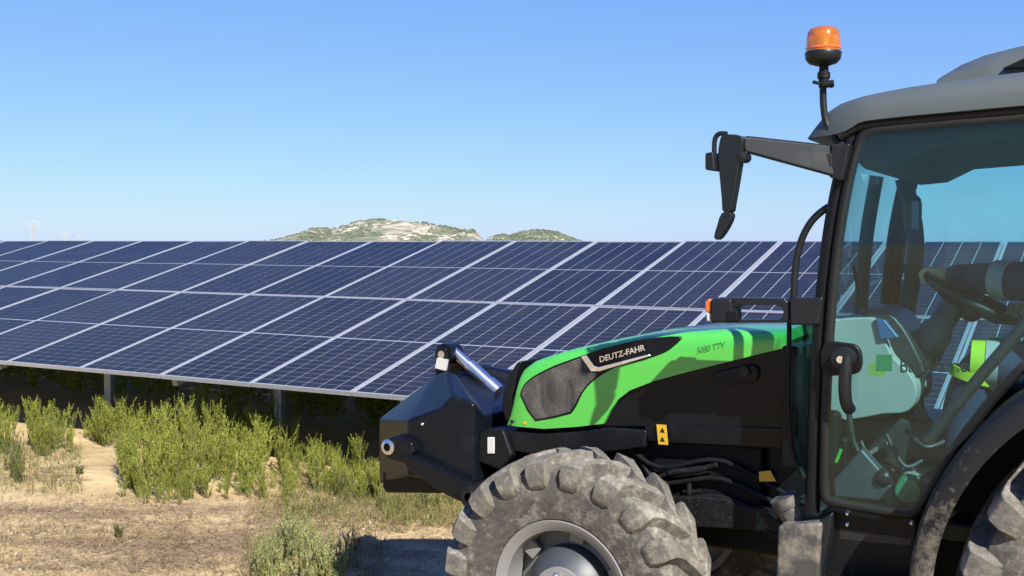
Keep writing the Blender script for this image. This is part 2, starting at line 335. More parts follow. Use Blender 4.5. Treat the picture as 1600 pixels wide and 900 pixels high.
litter = ramp(noise(38, 8, 0.8), 0.35, 0.7, (0.22, 0.14, 0.088), (0.52, 0.37, 0.23))
grn = ramp(noise(30, 8, 0.8), 0.35, 0.7, (0.36, 0.29, 0.12), (0.62, 0.50, 0.23))
mp = N('ShaderNodeMapping'); mp.inputs['Scale'].default_value = (0.55, 1.5, 1); mp.inputs['Rotation'].default_value = (0, 0, -0.25); L(co.outputs['Object'], mp.inputs[0])
atn = N('ShaderNodeAttribute'); atn.attribute_name = 'litter'; kn = noise(2.2, 11, 0.78, 0.5, mp.outputs[0])
kadd = N('ShaderNodeMath'); kadd.operation = 'MULTIPLY_ADD'; kadd.inputs[1].default_value = 0.20; L(atn.outputs['Fac'], kadd.inputs[0]); L(kn.outputs['Fac'], kadd.inputs[2])
k1 = N('ShaderNodeValToRGB'); k1.color_ramp.elements[0].position = 0.55; k1.color_ramp.elements[1].position = 0.70; k1.color_ramp.elements[1].color = (.9, .9, .9, 1); L(kadd.outputs[0], k1.inputs[0])
k2 = ramp(noise(0.7, 9, 0.7, 0.4), 0.55, 0.66, (0, 0, 0), (0.8, 0.8, 0.8))
c = mixc(k1.outputs[0], soil.outputs[0], litter.outputs[0]); c = mixc(k2.outputs[0], c, grn.outputs[0]); L(c, b.inputs['Base Color'])
b.inputs['Roughness'].default_value = 0.95; b.inputs['Specular IOR Level'].default_value = 0.15
n1 = noise(9, 12, 0.75); n2 = noise(70, 8, 0.75); ma = N('ShaderNodeMath'); ma.operation = 'MULTIPLY_ADD'; ma.inputs[1].default_value = 0.35; L(n2.outputs['Fac'], ma.inputs[0]); L(n1.outputs['Fac'], ma.inputs[2])
bp = N('ShaderNodeBump'); bp.inputs['Strength'].default_value = 0.55; bp.inputs['Distance'].default_value = 0.045; L(ma.outputs[0], bp.inputs['Height']); L(bp.outputs[0], b.inputs['Normal']); M['ground'] = m
# hill
m, t, b, N, L = nodes('scrub_hill'); co = N('ShaderNodeTexCoord')
rock = ramp(noise(0.05, 8, 0.7), 0.3, 0.7, (0.36, 0.30, 0.21), (0.62, 0.55, 0.43)); scr = ramp(noise(0.06, 8, 0.7), 0.3, 0.7, (0.13, 0.15, 0.085), (0.27, 0.27, 0.17))
kk = ramp(noise(0.03, 9, 0.7, 0.5), 0.50, 0.58, (0, 0, 0), (1, 1, 1)); L(mixc(kk.outputs[0], scr.outputs[0], rock.outputs[0]), b.inputs['Base Color']); b.inputs['Roughness'].default_value = 0.95; M['hill'] = m
m, t, b, N, L = nodes('chalk_rock'); co = N('ShaderNodeTexCoord'); r_ = ramp(noise(0.15, 8, 0.7), 0.3, 0.7, (0.50, 0.44, 0.34), (0.78, 0.72, 0.60)); L(r_.outputs[0], b.inputs['Base Color']); b.inputs['Roughness'].default_value = 0.95; M['chalk'] = m
M['scrub'] = mat('hill_scrub', (0.12, 0.15, 0.085), 0.95, var=0.4, scale=0.05)

# ------------------------------------------------------------------ ground
_ph = rng.uniform(0, 6.28, 24); _ang = rng.uniform(0, 6.28, 24); _fr = np.geomspace(0.5, 9, 24)
def gz(x, y):
    x = np.asarray(x, float); y = np.asarray(y, float)
    z = 0.10 * np.exp(-(((x + 0.7) / 1.3) ** 2 + ((y - 6.2) / 1.3) ** 2))
    nn = sum(np.sin((x * np.cos(a) + y * np.sin(a)) * f + p) / f for f, a, p in zip(_fr, _ang, _ph))
    d = np.exp(-((x - 0) ** 2 + (y - 8) ** 2) / 900.0)
    return z + 0.011 * nn * d - 0.002
n = 300; tt = np.linspace(-1, 1, n)
def warp(t): return 7.0 * t + 9000 * np.abs(t) ** 9 * np.sign(t)
gx = warp(tt) - 1.0; gy = warp(tt) + 7.0
X, Y = np.meshgrid(gx, gy); Z = gz(X, Y)
V = np.stack([X, Y, Z], -1).reshape(-1, 3); idx = np.arange(n * n).reshape(n, n)
Fq = np.stack([idx[:-1, :-1], idx[:-1, 1:], idx[1:, 1:], idx[1:, :-1]], -1).reshape(-1, 4)
def fast_mesh(name, V, Fq):
    me = bpy.data.meshes.new(name); k = Fq.shape[1]
    me.vertices.add(len(V)); me.vertices.foreach_set('co', np.asarray(V, np.float32).ravel())
    me.loops.add(Fq.size); me.loops.foreach_set('vertex_index', Fq.astype(np.int32).ravel())
    me.polygons.add(len(Fq)); me.polygons.foreach_set('loop_start', np.arange(0, Fq.size, k, dtype=np.int32))
    me.update(calc_edges=True); me.validate(); return me
me = fast_mesh('ground', V, Fq); me.materials.append(M['ground'])
for p in me.polygons: p.use_smooth = True
lit = np.zeros(len(V))
for a_, b_, rx_, ry_, k_ in ((70, 812, .75, .28, 1), (250, 862, .9, .30, 1), (390, 845, .5, .3, .8), (60, 895, .6, .22, .5), (330, 798, .6, .25, .6), (30, 760, .5, .4, .5), (150, 715, .5, .5, .45), (540, 800, .7, .35, .7), (620, 870, .6, .4, .8)):
    c_ = gp(a_, b_); lit += k_ * np.exp(-(((V[:, 0] - c_[0]) / rx_) ** 2 + ((V[:, 1] - c_[1]) / ry_) ** 2))
at_ = me.attributes.new('litter', 'FLOAT', 'POINT'); at_.data.foreach_set('value', lit.astype(np.float32))
go = bpy.data.objects.new('ground', me); COL.objects.link(go); tag(go, 'dry tan dirt ground with brown litter patches', 'ground', kind='structure')

# ------------------------------------------------------------------ far hills
def hill(name, label, prof, D, seed, rough):
    r_ = np.random.default_rng(seed)
    xs = [ (ray(a, b_).x / ray(a, b_).y) * D for a, b_ in prof]; hs = [CAM_H + (ray(a, b_).z / ray(a, b_).y) * D for a, b_ in prof]
    x0, x1 = min(xs) - 12, max(xs) + 12; nx, ny = 150, 40
    gx = np.linspace(x0, x1, nx); h = np.interp(gx, [x0] + xs + [x1], [-2] + hs + [-2])
    W = 220.0; gy = np.linspace(-W, W, ny); X, Y = np.meshgrid(gx, gy)
    s = np.clip(1 - (np.abs(Y) / W) ** 1.7, 0, 1)
    nn = np.zeros_like(X)
    for f in np.geomspace(0.012, 0.2, 14):
        a = r_.uniform(0, 6.28); nn += np.sin((X * np.cos(a) + Y * np.sin(a)) * f + r_.uniform(0, 6.28)) * (0.012 / f) ** 0.7
    Z = (h[None, :] + 2) * s - 2 + nn * rough * s * np.clip((h[None, :]) / 12, 0, 1) * (0.3 + 0.7 * (Y < -20))
    V = np.stack([X, Y + D, Z], -1).reshape(-1, 3); idx = np.arange(nx * ny).reshape(ny, nx)
    me = fast_mesh(name, V, np.stack([idx[:-1, :-1], idx[:-1, 1:], idx[1:, 1:], idx[1:, :-1]], -1).reshape(-1, 4)); me.materials.append(M['hill'])
    o = bpy.data.objects.new(name, me); COL.objects.link(o); tag(o, label, 'hill', kind='structure')
    def zat(x, y):
        i = int(np.clip((x - x0) / (x1 - x0) * (nx - 1), 0, nx - 1)); j = int(np.clip((y + W) / (2 * W) * (ny - 1), 0, ny - 1)); return Z[j, i]
    return zat, x0, x1, D
H1 = [(425, 382), (448, 374), (472, 364), (490, 358), (530, 357), (548, 350), (570, 345), (590, 343), (615, 345), (640, 347), (665, 351), (690, 359), (720, 362), (744, 367), (754, 376), (764, 382)]
H2 = [(757, 382), (764, 370), (785, 367), (795, 370), (815, 364), (840, 360), (865, 362), (882, 370), (898, 375), (915, 379), (930, 382)]
za = hill('hill', 'pale hill with white rock outcrop and green scrub', H1, 1500, 3, 3.0)
zb = hill('hill', 'low dark scrubby hill right of the pale rocky hill', H2, 1900, 5, 2.0)
ico = bmesh.new(); bmesh.ops.create_icosphere(ico, subdivisions=1, radius=1); iv = np.array([v.co[:] for v in ico.verts]); fi = np.array([[v.index for v in f.verts] for f in ico.faces]); ico.free()
def blobs(spots, sizes, sq=(1, 1, .7), jitter=.35):
    n = len(spots); V = iv[None] * (1 + rng.uniform(-jitter, jitter, (n, len(iv), 1))) * np.asarray(sizes)[:, None, None] * np.array(sq) + np.asarray(spots)[:, None]
    return V.reshape(-1, 3), (fi[None] + (np.arange(n) * len(iv))[:, None, None]).reshape(-1, 3)
sp_, sz_ = [], []
for (zat, x0, x1, D), cnt, lim in ((za, 1500, 0.30), (zb, 1200, 0.12)):
    for _ in range(cnt):
        x = random.uniform(x0 + 30, x1 - 30); y = random.uniform(-200, 10); z = zat(x, y)
        if z < 1: continue
        cl = math.sin(x * 0.05) + math.sin(y * 0.06 + x * 0.02) + math.sin(x * 0.021 + 1)
        if cl < -0.6 and lim > .2: continue
        sp_.append((x, y + D, z + 0.5)); sz_.append(random.uniform(1.2, 3.2))
V, Fq = blobs(sp_, sz_); me = fast_mesh('hill_scrub', V, Fq); me.materials.append(M['scrub'])
o = bpy.data.objects.new('hill_scrub', me); COL.objects.link(o); tag(o, 'dark green scrub scattered over the far hills', 'scrub', kind='stuff')
sp_, sz_ = [], []
for a, b_, k in ((575, 351, 46), (552, 357, 34), (600, 349, 40), (540, 361, 26), (660, 364, 30), (640, 371, 26), (610, 372, 22), (690, 372, 26), (850, 371, 24), (870, 372, 18), (835, 373, 14)):
    zat, x0, x1, D = za if a < 750 else zb
    for _ in range(k):
        d = ray(a + random.gauss(0, 9), b_ + random.gauss(0, 2.0)); best = None
        for yy in range(-210, 0, 6):
            x = d.x / d.y * (D + yy); z = CAM_H + d.z / d.y * (D + yy)
            if zat(x, yy) >= z: best = (x, D + yy, z); break
        if best: sp_.append(best); sz_.append(random.uniform(1.5, 4.0))
V, Fq = blobs(sp_, sz_, (1.4, 1, .45)); me = fast_mesh('rock_outcrop', V, Fq); me.materials.append(M['chalk'])
o = bpy.data.objects.new('rock_outcrop', me); COL.objects.link(o); tag(o, 'white chalky rock faces on the far hills', 'rock', kind='stuff')

# ------------------------------------------------------------------ far pylons
def pylon(px, pytop, D, label):
    d = ray(px, pytop); x = d.x / d.y * D; H = CAM_H + d.z / d.y * D
    t_ = tag(empty('electricity_pylon', (x, D, 0)), label, 'pylon', 'faint far pylons')
    W = H * 0.09; leg = []
    for sx in (-1, 1):
        for sy in (-1, 1):
            leg.append(tube([(sx * W, sy * W, 0), (sx * W * .35, sy * W * .35, H * .72), (0, 0, H)], .30, 4))
    for k in range(8):
        z0, z1 = H * .09 * k, H * .09 * (k + 1); w0, w1 = W * (1 - .65 * z0 / (H * .72)), W * (1 - .65 * z1 / (H * .72))
        for sy in (-1, 1): leg += [tube([(-w0, sy * w0, z0), (w1, sy * w1, z1)], .09, 4), tube([(w0, sy * w0, z0), (-w1, sy * w1, z1)], .09, 4)]
    mk('lattice_tower', join(*leg), M['galv'], t_, fix=False)
    for zf, l in ((.90, .36), (.74, .28)):
        mk('cross_arm', join(tube([(-H * l, 0, H * zf), (0, 0, H * (zf + .06)), (H * l, 0, H * zf)], .45, 4), tube([(-H * l, 0, H * zf), (0, 0, H * (zf - .1)), (H * l, 0, H * zf)], .32, 4)), M['galv'], t_, fix=False)
pylon(52, 344, 1400, 'faint grey lattice pylon, the tallest, on the far left horizon')
pylon(103, 362, 2400, 'tiny faint pylon just right of the tallest pylon')
pylon(125, 366, 2900, 'smallest faint pylon, farthest right of the three')

# ------------------------------------------------------------------ solar array
PW, SLOPE, TILT = 1.02, 4.466, R(14.99)
A0 = Vector((-4.757, 10.043, CAM_H - 1.1106))
arr = tag(empty('solar_array', (A0.x, A0.y, 0), AZ), 'long dark blue solar panel array tilted towards the dirt ground', 'solar array')
def arr_pt(i, t, off=0.0):       # i panel index, t metres up the slope, off metres above the glass
    return Vector((i * PW, t * math.cos(TILT) - off * math.sin(TILT), A0.z + t * math.sin(TILT) + off * math.cos(TILT)))
W_, L_ = PW - 0.012, SLOPE / 2 - 0.016
lip = 0.013
fr = join(box(0, W_, 0, lip, -.035, 0), box(0, W_, L_ - lip, L_, -.035, 0), box(0, lip, lip, L_ - lip, -.035, 0), box(W_ - lip, W_, lip, L_ - lip, -.035, 0))
cells = ([], [])
cw = (W_ - 2 * lip - 0.016) / 6; ch = (L_ - 2 * lip - 0.016 - 0.018) / 24
for r_ in range(24):
    for c_ in range(6):
        x = lip + .008 + c_ * cw; y = lip + .008 + r_ * ch + (0.018 if r_ >= 12 else 0); k = len(cells[0])
        gx_, gy_ = .0040, .0034
        cells[0].extend([(x + gx_, y + gy_, -.003), (x + cw - gx_, y + gy_, -.003), (x + cw - gx_, y + ch - gy_, -.003), (x + gx_, y + ch - gy_, -.003)]); cells[1].append((k, k + 1, k + 2, k + 3))
pan0 = mk('solar_panel', (box(lip, W_ - lip, lip, L_ - lip, -.012, -.005)), M['back'], arr)
mk('frame', fr, M['alu'], pan0); mk('cell_sheet', cells, M['cell'], pan0, fix=False)
first = True
for i in range(-14, 14):
    for j in range(2):
        p = pan0 if first else copy_tree(pan0, arr); first = False
        p.location = arr_pt(i, j * SLOPE / 2 + .008) + Vector((.007, 0, 0)); p.rotation_euler = (TILT + random.gauss(0, .0012), random.gauss(0, .0012), 0)
ax_, ay_, az_ = Vector((1, 0, 0)), Vector((0, math.cos(TILT), math.sin(TILT))), Vector((0, -math.sin(TILT), math.cos(TILT)))
for t_ in (0.45, 1.75, 2.7, 4.0):
    mk('purlin', obox(arr_pt(0, t_, -.075), ax_, ay_, az_, PW * 14, .025, .035), M['galv'], arr)
for k in range(-7, 7):
    i = 1.88 + 2.4 * k
    if abs(i) > 13.5: continue
    mk('rafter', obox(arr_pt(i, SLOPE / 2, -.16), ax_, ay_, az_, .03, SLOPE / 2 - .25, .045), M['galv'], arr)
    for t_ in (1.6, 3.55):
        q = arr_pt(i, t_, -.19)
        mk('post', join(box(q.x - .05, q.x + .05, q.y - .004, q.y + .004, -.35, q.z), box(q.x - .05, q.x - .042, q.y + .004, q.y + .06, -.35, q.z), box(q.x + .042, q.x + .05, q.y + .004, q.y + .06, -.35, q.z)), M['galv'], arr)

# ------------------------------------------------------------------ tractor
tr = tag(empty('tractor', (T0.x, T0.y, 0), AZ), 'green and black farm tractor with glazed cab parked beside the solar panels', 'tractor')
V3 = Vector
# --- hood: a shell lofted along the tractor
HW = 0.36
topc = PZ([(789, 664), (797, 632), (804, 600), (813, 577), (830, 565), (870, 552), (930, 539), (1000, 526), (1060, 520), (1130, 517), (1228, 517)], -HW)
lowc = PZ([(789, 665), (850, 670), (900, 667), (943, 662), (953, 642), (966, 624), (984, 610), (1020, 596), (1075, 581), (1150, 562), (1228, 543)], -HW)
tx_, tz_ = [p.x for p in topc], [p.z for p in topc]; lx_, lz_ = [p.x for p in lowc], [p.z for p in lowc]
xs = sorted(set(list(np.linspace(tx_[0], tx_[0] + .12, 10)) + list(np.linspace(tx_[0] + .12, tx_[-1], 34)) + lx_[2:8]))
rings = []
for x in xs:
    zt, zl = float(np.interp(x, tx_, tz_)), float(np.interp(x, lx_, lz_)); zl = min(zl, zt - .004)
    h = zt - zl; k = min(1, h / .12); nose = min(1, (x - xs[0]) / .10); hw = HW - .0 - .02 * (1 - nose) ** 2
    half = [(-hw, zl), (-hw, zl + h * .35), (-hw, zt - .052 * k), (-hw + .006, zt - .026 * k), (-hw + .022, zt - .008 * k), (-hw + .05, zt), (-.18, zt + .006), (0, zt + .008)]
    full = half + [(-a, b_) for a, b_ in half[-2::-1]]
    inner = [(hw - .02, zl), (hw - .02, zl + h * .3), (.0, zt - .03), (-hw + .02, zl + h * .3), (-hw + .02, zl)]
    rings.append([V3((x, a, b_)) for a, b_ in full + inner])
hood = mk('hood', loft(rings), M['green'], tr, smooth=40)
SL = -HW                                    # side of the hood
gr = spline(PZ([(815, 616), (819, 604), (832, 592), (856, 579), (880, 569), (915, 556)], SL), 4) + PZ([(926, 574), (935, 586), (919, 600), (908, 614), (899, 632), (891, 644), (865, 651), (838, 656), (826, 640)], SL)
mk('side_grille', prism(gr, SL - .006, SL + .02), M['grille'], hood, bevel=.004, label='dusty grey mesh grille')
rim_ = spline(PZ([(813, 616), (818, 602), (832, 589), (856, 576), (880, 566), (940, 545)], SL), 4) + spline(PZ([(940, 545), (1000, 531), (1062, 526), (1053, 541), (1036, 552), (1000, 564), (965, 573), (940, 586), (922, 600), (910, 615), (901, 634), (893, 646)], SL), 3)[1:] + PZ([(866, 653), (837, 658), (824, 641)], SL)
mk('name_panel', prism(rim_, SL - .0035, SL + .02), M['blackp'], hood, bevel=.003, label='black inset panel with silver lettering')
mk('silver_strip', prism(PZ([(909, 557), (918, 554), (930, 571), (937, 573), (1016, 553), (1018, 556), (938, 580), (925, 580)], SL), SL - .0105, SL - .002), M['chrome'], hood, bevel=.002)
a_, b_ = P(938, 566, SL), P(1008, 547, SL); ax = (b_ - a_); wid = ax.length; ax.normalize(); ay = V3((-ax.z, 0, ax.x)); ay = (ay + ax * .15).normalized()
mk('lettering', text_vf('DEUTZ-FAHR', .032, a_ + V3((0, -.0055, 0)), ax, ay, .003, 0.0, sx=wid / .190, bold=.0006), M['chrome'], hood, fix=False)
a_, b_ = P(1089, 553, SL), P(1137, 542, SL); ax = (b_ - a_); wid = ax.length; ax.normalize(); ay = (V3((-ax.z, 0, ax.x)) + ax * .3).normalized()
mk('lettering', text_vf('5080 TTV', .034, a_ + V3((0, -.0012, 0)), ax, ay, .002, 0.0, sx=wid / .152), M['emboss'], hood, fix=False, label='faint raised lettering on green paint')
mk('warning_dot', prism([P(820, 661, SL) + V3((.011 * math.cos(q), 0, .006 * math.sin(q))) for q in np.linspace(0, 6.0, 12)], SL - .002, SL), M['yellow'], hood)
mk('latch_hole', prism([P(800, 659, SL) + V3((.009 * math.cos(q), 0, .009 * math.sin(q))) for q in np.linspace(0, 6.0, 12)], SL - .002, SL), M['ink'], hood)
# black nose in front of the green hood
nose = PZ([(806, 566), (813, 564), (806, 588), (799, 620), (800, 640), (790, 664), (782, 640), (784, 612), (793, 585)], -.335)
mk('front_grille', prism([p + V3((.004, 0, 0)) for p in nose], -.335, .335), M['black'], tr, bevel=.012, label='black nose in front of the green hood')
# black engine cover and skirt
cov = PZ([(930, 650), (950, 636), (964, 618), (982, 603), (1022, 588), (1077, 573), (1152, 554), (1229, 535), (1229, 702), (1140, 698), (1044, 694), (1012, 690), (1006, 668), (935, 668)], -.338)
ec = mk('engine_cover', prism(cov, -.338, -.30), M['blackp'], tr, bevel=.008)
mk('cover_ridge', prism(PZ([(1046, 663), (1229, 668), (1229, 700), (1044, 692)], -.34), -.345, -.33), M['blackp'], ec, bevel=.005)
mk('vent_bulge', prism(spline(PZ([(1112, 585), (1150, 573), (1182, 570), (1186, 590), (1172, 597), (1130, 600)], -.34), 3, True), -.358, -.33), M['black'], ec, bevel=.012, seg=3)
mk('cover_knob', lathe([(.001, -.03), (.018, -.028), (.02, 0)], P(1166, 579, -.345), 14), M['mirror'], ec, smooth=40)
wl = mk('warning_label', prism(PZ([(1026, 663), (1041, 664), (1044, 695), (1029, 694)], -.345), -.3475, -.344), M['yellow'], ec, label='yellow warning label with two black pictograms')
for yy in (673, 687):
    c_ = P(1035, yy, -.3475)
    mk('pictogram', prism([c_ + V3((.012 * math.cos(q), 0, .013 * math.sin(q))) for q in (math.pi / 2, math.pi * 7 / 6, math.pi * 11 / 6)], -.349, -.3474), M['ink'], wl)
sk = PZ([(788, 672), (850, 676), (905, 673), (950, 668), (1010, 672), (1008, 700), (960, 706), (900, 712), (840, 712), (803, 706)], -.345)
mk('front_skirt', prism(sk, -.345, .345), M['black'], tr, bevel=.01)
# chassis, engine and axle below
mk('engine_block', join(box(-.30, 1.0, -.24, .24, .62, 1.10), box(.1, .7, -.29, -.24, .80, 1.05), box(.72, .98, -.31, -.24, .7, 1.2)), M['engine'], tr, bevel=.02)
mk('front_frame', join(box(-.56, .35, -.20, .20, .55, .86)), M['engine'], tr, bevel=.02)
rail = PZ([(1045, 776), (1092, 776), (1135, 780), (1160, 790), (1232, 796), (1232, 836), (1165, 828), (1045, 822)], -.33)
mk('chassis_rail', prism(rail, -.33, -.24), M['dusty'], tr, bevel=.008)
mk('front_axle', join(tube([(.065, -.52, .51), (.065, -.2, .50), (.065, .2, .50), (.065, .52, .51)], [.085, .075, .075, .085], 14), box(-.12, .12, -.14, .14, .42, .66)), M['engine'], tr, smooth=50)
mk('steering_ram', tube([(.16, -.45, .55), (.16, .45, .55)], .03, 12), M['engine'], tr, smooth=50)
mk('hose', tube(spline(PZ([(1018, 748), (1040, 742), (1052, 738), (1092, 733), (1120, 726)], -.33), 4), [.009] * 6 + [.014] * 7 + [.01] * 4, 8), M['dusty'], tr, smooth=60)
for k in range(4):
    mk('hose', tube(spline([V3((.15 + .05 * k, -.30, 1.0 - .03 * k)), V3((.3, -.32, .93 - .06 * k)), V3((.55, -.31, .98 - .07 * k)), V3((.85, -.33, .86 - .05 * k))], 5), .011, 8), M['engine'], tr, smooth=60)
mk('fitting', join(cyl(P(1077, 772, -.31), P(1076, 752, -.31), .012, 10), cyl(P(1068, 768, -.31), P(1096, 768, -.31), .008, 8)), M['dusty'], tr)
mk('decal', prism(PZ([(1186, 737), (1204, 735), (1213, 752), (1187, 752)], -.33), -.333, -.33), M['yellow'], tr, label='small yellow decal on the engine')
# --- front weight with links
near1 = [P(592, 655, -.20), P(637, 657, -.42), P(688, 639, -.42), P(707, 618, -.42), P(742, 630, -.40), P(758, 650, -.32)]
near2 = [P(655, 607, -.06), P(668, 597, -.14), P(682, 585, -.16), P(698, 579, -.16), P(712, 584, -.15), P(716, 589, -.10)]
near0 = [V3((p.x, p.y, z_)) for p, z_ in zip(near1, [P(592, 756, -.2).z] + [P(637, 744, -.42).z] * 5)]
mir = lambda r: r + [V3((p.x, -p.y, p.z)) for p in r[::-1]]
wt = mk('front_weight', loft([mir(near0), mir(near1), mir(near2)]), M['weight'], tr, smooth=12, bevel=.014, seg=3, label='big dark ballast block on the tractor nose')
foot = PZ([(597, 735), (640, 738), (690, 742), (690, 770), (603, 769), (597, 760)], -.25)
mk('weight_foot', prism([p + V3((0, 0, -.004)) for p in foot], -.25, .25), M['black'], wt, bevel=.01)
c_ = P(612, 697, -.44); mk('pin_ring', lathe([(.018, -.035), (.034, -.03), (.034, 0), (.018, .02)], c_ + V3((.0, .0, 0)), 20), M['steel'], wt, smooth=40)
mk('pin_core', lathe([(.001, -.02), (.019, -.02)], c_, 16), M['ink'], wt)
mk('weight_bolt', ball(P(660, 663, -.422), .009), M['steel'], wt, smooth=60)
mk('bracket', prism(PZ([(596, 690), (620, 680), (648, 690), (652, 705), (640, 724), (610, 716)], -.44), -.465, -.30), M['blackp'], wt, bevel=.01)
arm = PZ([(630, 708), (650, 711), (700, 736), (745, 759), (762, 769), (756, 784), (735, 788), (700, 772), (640, 730)], -.45)
la = mk('lower_link', prism(arm, -.475, -.425), M['blackp'], tr, bevel=.01)
mk('lower_link', prism(arm, .425, .475), M['blackp'], tr, bevel=.01)
mk('link_eye', lathe([(.02, -.05), (.045, -.045), (.045, .02), (.02, .03)], P(742, 774, -.45), 18), M['dusty'], la, smooth=40)
a_, b_ = P(708, 548, 0), P(778, 613, 0)
tl = mk('top_link', tube([a_, a_.lerp(b_, .35), a_.lerp(b_, .36), a_.lerp(b_, .78), a_.lerp(b_, .79), b_], [.024, .024, .033, .033, .038, .038], 18), M['steel'], tr, smooth=40, label='bright steel top link cylinder')
c_ = P(702, 552, 0)
mk('link_eye', lathe([(.024, -.05), (.05, -.045), (.05, .045), (.024, .05)], c_, 22), M['blackp'], tl, smooth=40)
mk('link_pin', join(cyl(c_ + V3((0, -.07, 0)), c_ + V3((0, .07, 0)), .018, 14)), M['steel'], tl, smooth=40)
mk('white_tag', prism(PZ([(684, 559), (700, 562), (697, 579), (681, 575)], -.075), -.082, -.069), M['white'], tl)
for s in (-1, 1):
    mk('link_plate', prism([V3((c_.x, 0, c_.z)) + V3(d_) for d_ in ((-.035, 0, .02), (-.01, 0, .04), (.025, 0, .03), (.04, 0, -.02), (.045, 0, -.11), (-.035, 0, -.11))], s * .062 - .007, s * .062 + .007), M['blackp'], wt, bevel=.006)
mk('top_link_mount', join(box(-.64, -.45, -.05, .05, .86, 1.09)), M['black'], tr, bevel=.02)
bk = PZ([(748, 678), (760, 671), (786, 672), (800, 712), (782, 735), (742, 722)], -.37)
bo = mk('front_bracket', prism(bk, -.37, -.22), M['black'], tr, bevel=.012)
mk('front_bracket', prism(bk, .22, .37), M['black'], tr, bevel=.012)
rf = PZ([(762, 683), (773, 683), (773, 709), (762, 709)], -.37)
mk('reflector', prism(rf, -.376, -.365), M['white'], bo, bevel=.004, label='pale rectangular reflector')

# --- wheels
def tyre_vf(Rt, W, rr, nl, lh, wrap):
    pr = [(rr, -W * .40), (rr + .012, -W * .46), (rr + .4 * (Rt - rr), -W * .515), (Rt - lh - .06, -W * .50), (Rt - lh - .02, -W * .455), (Rt - lh - .006, -W * .3), (Rt - lh, 0)]
    pr = pr + [(a, -b_) for a, b_ in pr[-2::-1]]
    parts = [lathe(pr, (0, 0, 0), 96)]
    for s in (-1, 1):
        for k in range(nl):
            q0 = 2 * math.pi * (k + (.5 if s > 0 else 0)) / nl + random.gauss(0, .004)
            D = -wrap
            st = [(-.012, D, Rt - lh - .015, Rt + .002, .026, .036), (W * .15, D * .62, Rt - lh - .015, Rt, .027, .038), (W * .32, D * .25, Rt - lh - .02, Rt - .004, .031, .042),
                  (W * .45, D * .05, Rt - lh - .04, Rt - .012, .037, .047), (W * .525, 0, Rt - lh - .06, Rt - .026, .041, .051), (W * .55, -D * .02, Rt - lh - .08, Rt - .062, .042, .050), (W * .55, -D * .03, Rt - lh - .10, Rt - .098, .034, .042), (W * .525, -D * .03, Rt - .135, Rt - .122, .018, .024)]
            rings = []
            for i, (y, dq, rb, rtp, ht, hb) in enumerate(st):
                q = q0 + dq; yb = y if i < 4 else W * .45
                pt = lambda r, hh, yy: V3((r * math.cos(q + hh / r), s * yy, r * math.sin(q + hh / r)))
                rings.append([pt(rb, -hb, yb), pt(rtp, -ht, y), pt(rtp, ht, y), pt(rb, hb, yb)])
            parts.append(loft(rings))
    return join(*parts)
def wheel(name, c, Rt, W, rr, nl, lh, wrap, side):
    e = W * .5
    rimp = [(rr - .045, -.02), (rr - .04, -.06), (rr - .035, -e * .80), (rr - .012, -e * .90), (rr + .004, -e * .93), (rr + .008, -e * .87), (rr, -e * .78), (rr, e * .8), (rr - .03, e * .8), (rr - .045, .04)]
    rimp2 = [(.06, -.035), (rr * .42, -.035), (rr * .55, -.045), (rr * .70, -.02), (rr - .04, -.005), (rr - .04, .02), (rr * .5, .0), (.06, .0)]
    w_ = mk(name, join(lathe(rimp, (0, 0, 0), 64), lathe(rimp2, (0, 0, 0), 64)), M['rim'], tr, smooth=35)
    ty = mk('tyre', tyre_vf(Rt, W, rr, nl, lh, wrap), M['tyre'], w_, smooth=50, bevel=.005)
    hb = mk('hub', lathe([(rr * .62, -.03), (rr * .62, -.06), (rr * .56, -.095), (rr * .40, -.125), (rr * .385, -.128)], (0, 0, 0), 40), M['hub'], w_, smooth=35)
    mk('hub_face', lathe([(rr * .385, -.120), (rr * .38, -.140), (rr * .15, -.145), (rr * .13, -.13), (.001, -.13)], (0, 0, 0), 40), M['rim'], w_, smooth=35)
    mk('hub_core', lathe([(rr * .12, -.131), (rr * .11, -.15), (.001, -.152)], (0, 0, 0), 16), M['dusty'], w_, smooth=35)
    for k in range(8):
        q = 2 * math.pi * k / 8 + .2
        mk('wheel_nut', lathe([(.012, -.13), (.012, -.16), (.007, -.164), (.001, -.164)], (rr * .28 * math.cos(q), 0, rr * .28 * math.sin(q)), 6), M['steel'], w_)
    for k in range(6):
        q = 2 * math.pi * k / 6 + .5
        mk('rim_clamp', join(obox((rr * .80 * math.cos(q), -.045, rr * .80 * math.sin(q)), V3((math.cos(q), 0, math.sin(q))), V3((0, 1, 0)), V3((-math.sin(q), 0, math.cos(q))), rr * .14, .012, .03)), M['rim'], w_, bevel=.006)
    w_.location = c
    if side > 0: w_.rotation_euler = (0, 0, math.pi)
    return w_
fw = wheel('front_wheel', (.085, -.62, .515), .515, .30, .268, 20, .040, .27, -1); fw.rotation_euler = (0, .12, 0)
f2 = copy_tree(fw, tr); f2.location = (.085, .62, .515); f2.rotation_euler = (0, .3, math.pi)
rw = wheel('rear_wheel', (2.1, -.63, .68), .68, .38, .37, 22, .045, .25, -1)
r2 = copy_tree(rw, tr); r2.location = (2.1, .63, .68); r2.rotation_euler = (0, .2, math.pi)
mk('rear_axle', join(tube([(2.1, -.55, .68), (2.1, .55, .68)], .11, 16), box(1.0, 2.4, -.22, .22, .55, .95)), M['engine'], tr, smooth=40)

